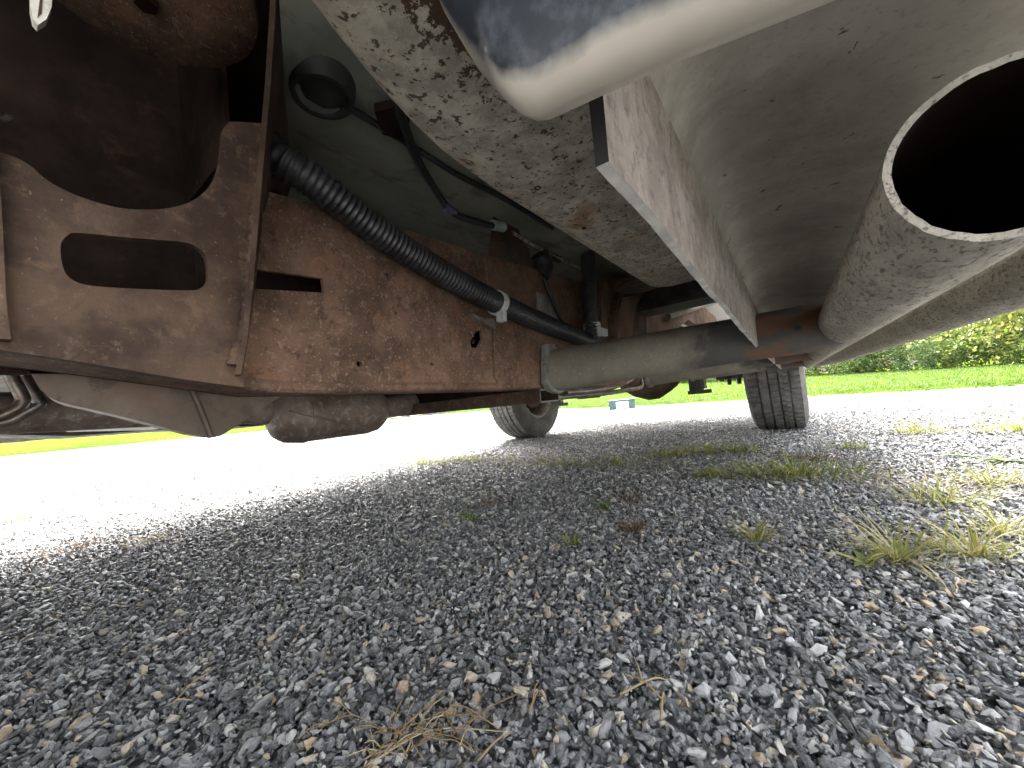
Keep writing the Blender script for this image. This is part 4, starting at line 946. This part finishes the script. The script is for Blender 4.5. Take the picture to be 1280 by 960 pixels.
a = me.attributes.new('scl', 'FLOAT_VECTOR', 'POINT'); a.data.foreach_set('vector', np.repeat(rng.uniform(.32, .62, n)[:, None], 3, 1).astype(np.float32).ravel())
lg = bpy.data.objects.new('lawn_grass', me); COL.objects.link(lg); tag(lg, 'short bright grass blades of the lawn behind the yard', 'grass', kind='stuff')
ng2 = ng.copy(); ng2.name = 'scatter_grass'
for nd in ng2.nodes:
    if nd.type == 'COLLECTION_INFO': nd.inputs['Collection'].default_value = lib2
    if nd.type == 'RANDOM_VALUE': nd.inputs[5].default_value = 3
lg.modifiers.new('scatter', 'NODES').node_group = ng2

# ------------------------------------------------------------------ wood edge
M['bark'] = grime('tree_bark', (.10, .085, .07), (.22, .19, .16), 9, [((.32, .29, .25), 12, .6, .75, .6)], rough=.9, bump_s=.8, bump_scale=30, bump_d=.01, st=(1, 1, .25))
M['leaf_a'] = leaf_mat('tree_leaf_green', (.040, .072, .018), (.078, .125, .032), (.14, .18, .05))
M['leaf_b'] = leaf_mat('tree_leaf_yellow', (.085, .115, .025), (.155, .18, .042), (.26, .25, .07))
M['leaf_c'] = leaf_mat('tree_leaf_dark', (.030, .055, .020), (.055, .090, .030), (.10, .14, .05))
def foliage(seed, n, rad, hgt, zc, leaf, lump=7):
    rnd = random.Random(seed); nr = np.random.default_rng(seed)
    cs = [(Vector((rnd.gauss(0, .5)*rad, rnd.gauss(0, .5)*rad, zc + rnd.uniform(-.5, .5)*hgt)), rnd.uniform(.22, .5)*rad) for _ in range(lump*3)]
    vs_, fs, tn = [], [], []
    for i in range(n):
        c_, r_ = rnd.choice(cs); v = Vector((rnd.gauss(0, 1), rnd.gauss(0, 1), rnd.gauss(0, .8))).normalized()*r_*rnd.uniform(.5, 1.05)**.6
        p = c_ + v
        if p.z < .03: p.z = .03 + rnd.random()*.2
        a_ = Vector((rnd.gauss(0, 1), rnd.gauss(0, 1), rnd.gauss(0, .5))).normalized(); b_ = a_.orthogonal().normalized()
        b_ = (b_*math.cos(rnd.uniform(0, 6.28)) + a_.cross(b_)*math.sin(rnd.uniform(0, 6.28))).normalized()
        s_ = leaf*rnd.uniform(.6, 1.4); k = len(vs_)
        vs_ += [p - a_*s_*.5, p + b_*s_*.32, p + a_*s_*.55, p - b_*s_*.32]; fs.append((k, k+1, k+2, k+3)); tn.append(rnd.random())
    me = bpy.data.meshes.new('foliage'); me.from_pydata([tuple(v) for v in vs_], [], fs)
    at_ = me.attributes.new('tone', 'FLOAT', 'FACE'); at_.data.foreach_set('value', tn); return me
def trunk_mesh(seed, h, r_, limbs):
    rnd = random.Random(seed); p = Vector((0, 0, -.2)); path = []
    for i in range(9):
        path.append(Vector((p.x, p.y, p.z))); p = p + Vector((rnd.gauss(0, .05), rnd.gauss(0, .05), (h+.2)/8))
    bm = sweep(path, lambda i, n: r_*(1.25 if i == 0 else 1)*(1 - .7*i/n), 10)
    for k in range(limbs):
        q = path[rnd.randint(3, 7)]; a_ = rnd.uniform(0, 6.28); L = h*rnd.uniform(.18, .32)
        sweep(spline([q, q + Vector((math.cos(a_)*L*.5, math.sin(a_)*L*.5, L*.25)), q + Vector((math.cos(a_)*L, math.sin(a_)*L, L*.7))], 4), lambda i, n: r_*.35*(1 - .7*i/n), 6, bm)
    me = bpy.data.meshes.new('trunk'); bm.to_mesh(me); bm.free(); me.materials.append(M['bark'])
    for p_ in me.polygons: p_.use_smooth = True
    return me
def with_mat(me, m):
    me.materials.append(m); return me
BUSH = [with_mat(foliage(500+i, 3600, .95, .95, .62, .062), M[k]) for i, k in enumerate(('leaf_a', 'leaf_b', 'leaf_c', 'leaf_a'))]
CROWN = [with_mat(foliage(600+i, 4200, 1.6, 4.0, 3.0, .12, 9), M[k]) for i, k in enumerate(('leaf_a', 'leaf_b', 'leaf_b'))]
TRK = [trunk_mesh(700+i, 4.6, .075 + .03*i, 6) for i in range(3)]
random.seed(31)
def wood_y(x): return 12.2 - 1.30*(x - 5.0) if x > -8 else 29.1 + .3*(-8 - x)
kinds = ['green', 'yellow-green', 'dark green', 'green']
i = 0
for row, (x0, x1, st_) in enumerate(((-6, 8.5, .62), (-6, 8.5, 1.05))):
    x = x0
    while x < x1:
        k = random.choice((0, 2, 2, 3)) if row == 0 else random.choice((1, 1, 0, 3)); y = wood_y(x) + row*1.6 + random.gauss(0, .3); z = lawn_z(x, y)
        e = empty('bush', (x, y, z)); f = bpy.data.objects.new('foliage', BUSH[k]); COL.objects.link(f); f.parent = e
        e.rotation_euler = (0, 0, random.uniform(0, 6.28)); s_ = random.uniform(.42, .72) if row == 0 else random.uniform(1.0, 1.7); e.scale = (s_, s_, s_*random.uniform(.8, 1.3))
        sz_ = ('very low' if s_ < .5 else 'low' if s_ < .58 else 'knee-high' if s_ < .65 else 'thigh-high') if row == 0 else ('waist-high' if s_ < 1.15 else 'chest-high' if s_ < 1.35 else 'tall' if s_ < 1.52 else 'very tall')
        tag(e, '%s %s bush %s' % (sz_, kinds[k], 'in the undergrowth between lawn and wood' if row == 0 else 'rising behind the low undergrowth of the wood'), 'bush', 'bushes along the wood edge')
        x += st_*random.uniform(.7, 1.25)
x = -6.0
while x < 9:
    k = random.randrange(3); y = wood_y(x) + 1.9 + random.uniform(-.3, 3.2); z = lawn_z(x, y)
    e = empty('tree', (x, y, z)); s_ = random.uniform(.85, 1.5); e.scale = (s_, s_, s_); e.rotation_euler = (0, 0, random.uniform(0, 6.28))
    kc = random.randrange(2)
    for nm, me in (('trunk', TRK[k]), ('crown', CROWN[kc])):
        o = bpy.data.objects.new(nm, me); COL.objects.link(o); o.parent = e
    tag(e, '%s%s tree with %s crown standing in the wood behind the bushes' % (('short ' if s_ < 1.05 else 'tall ' if s_ > 1.3 else ''), ('slender', 'medium', 'stout')[k], ('deep green', 'yellow-green')[kc]), 'tree', 'trees of the wood')
    x += random.uniform(.45, .95)

# ------------------------------------------------------------------ things on the lawn edge
M['teal_box'] = grime('teal_cabinet', (.035, .075, .070), (.05, .10, .092), 8, rough=.5)
M['white_paint'] = grime('white_panel', (.72, .73, .72), (.80, .80, .78), 6, rough=.5)
bx_, by_ = [(-2.5291,6.7840,0.0200)][0][:2]
ub = empty('utility_box', (bx_, by_, lawn_z(bx_, by_))); tag(ub, 'low teal utility box with white door at the lawn edge', 'utility box')
bm = box(-.36, .36, -.18, .18, -.05, .24); bevel(bm, .02, 2); o = link('cabinet', bm, M['teal_box']); o.parent = ub
bm = box(-.39, .39, -.21, .21, .242, .275); bevel(bm, .01, 2); o = link('lid', bm, M['teal_box']); o.parent = ub
bm = box(-.16, .18, -.197, -.184, .02, .215); bevel(bm, .004, 1); o = link('door', bm, M['white_paint']); o.parent = ub
bm = box(.13, .15, -.21, -.199, .10, .14); o = link('handle', bm, M['dark_metal']); o.parent = o.parent or ub
o.parent = ub
ub.rotation_euler = (0, 0, R(20)); ub.scale = (.62, .62, .62)
# grey branches lying at the far side of the yard
A, B = Vector([(-14.0000,10.2125,0.1948)][0]), Vector([(-13.2000,12.7449,0.2602)][0])
gzA = ground_z(A.x, A.y); A.z = gzA + .06; B.z = ground_z(B.x, B.y) + .16
bm = sweep(spline([A, A.lerp(B, .4) + Vector((0, 0, .05)), A.lerp(B, .7) + Vector((0, 0, -.02)), B], 8), lambda i, n: .035 + .045*i/n + .012*math.sin(i*1.7), 8)
sweep(spline([A.lerp(B, .45), A.lerp(B, .6) + Vector((0, -.2, .16)), A.lerp(B, .85) + Vector((0, -.3, .22))], 5), .03, 6, bm)
sweep(spline([A.lerp(B, .3), A.lerp(B, .5) + Vector((.1, -.3, -.02)), A.lerp(B, .75) + Vector((.1, -.4, .02))], 5), .03, 6, bm)
o = link('fallen_branch', bm, M['bark'], smooth=True); tag(o, 'grey fallen branch lying across the yard behind the truck', 'branch')
px_, py_ = [(-6.4023,7.2023,0.1200)][0][:2]
px_, py_ = -11.0, 14.2
bm = box(-.03, .03, -.03, .03, -.1, .55); bevel(bm, .006, 1); o = link('marker_post', bm, M['dark_metal']); o.location = (px_, py_, lawn_z(px_, py_)); tag(o, 'thin dark marker post at the lawn edge', 'post')
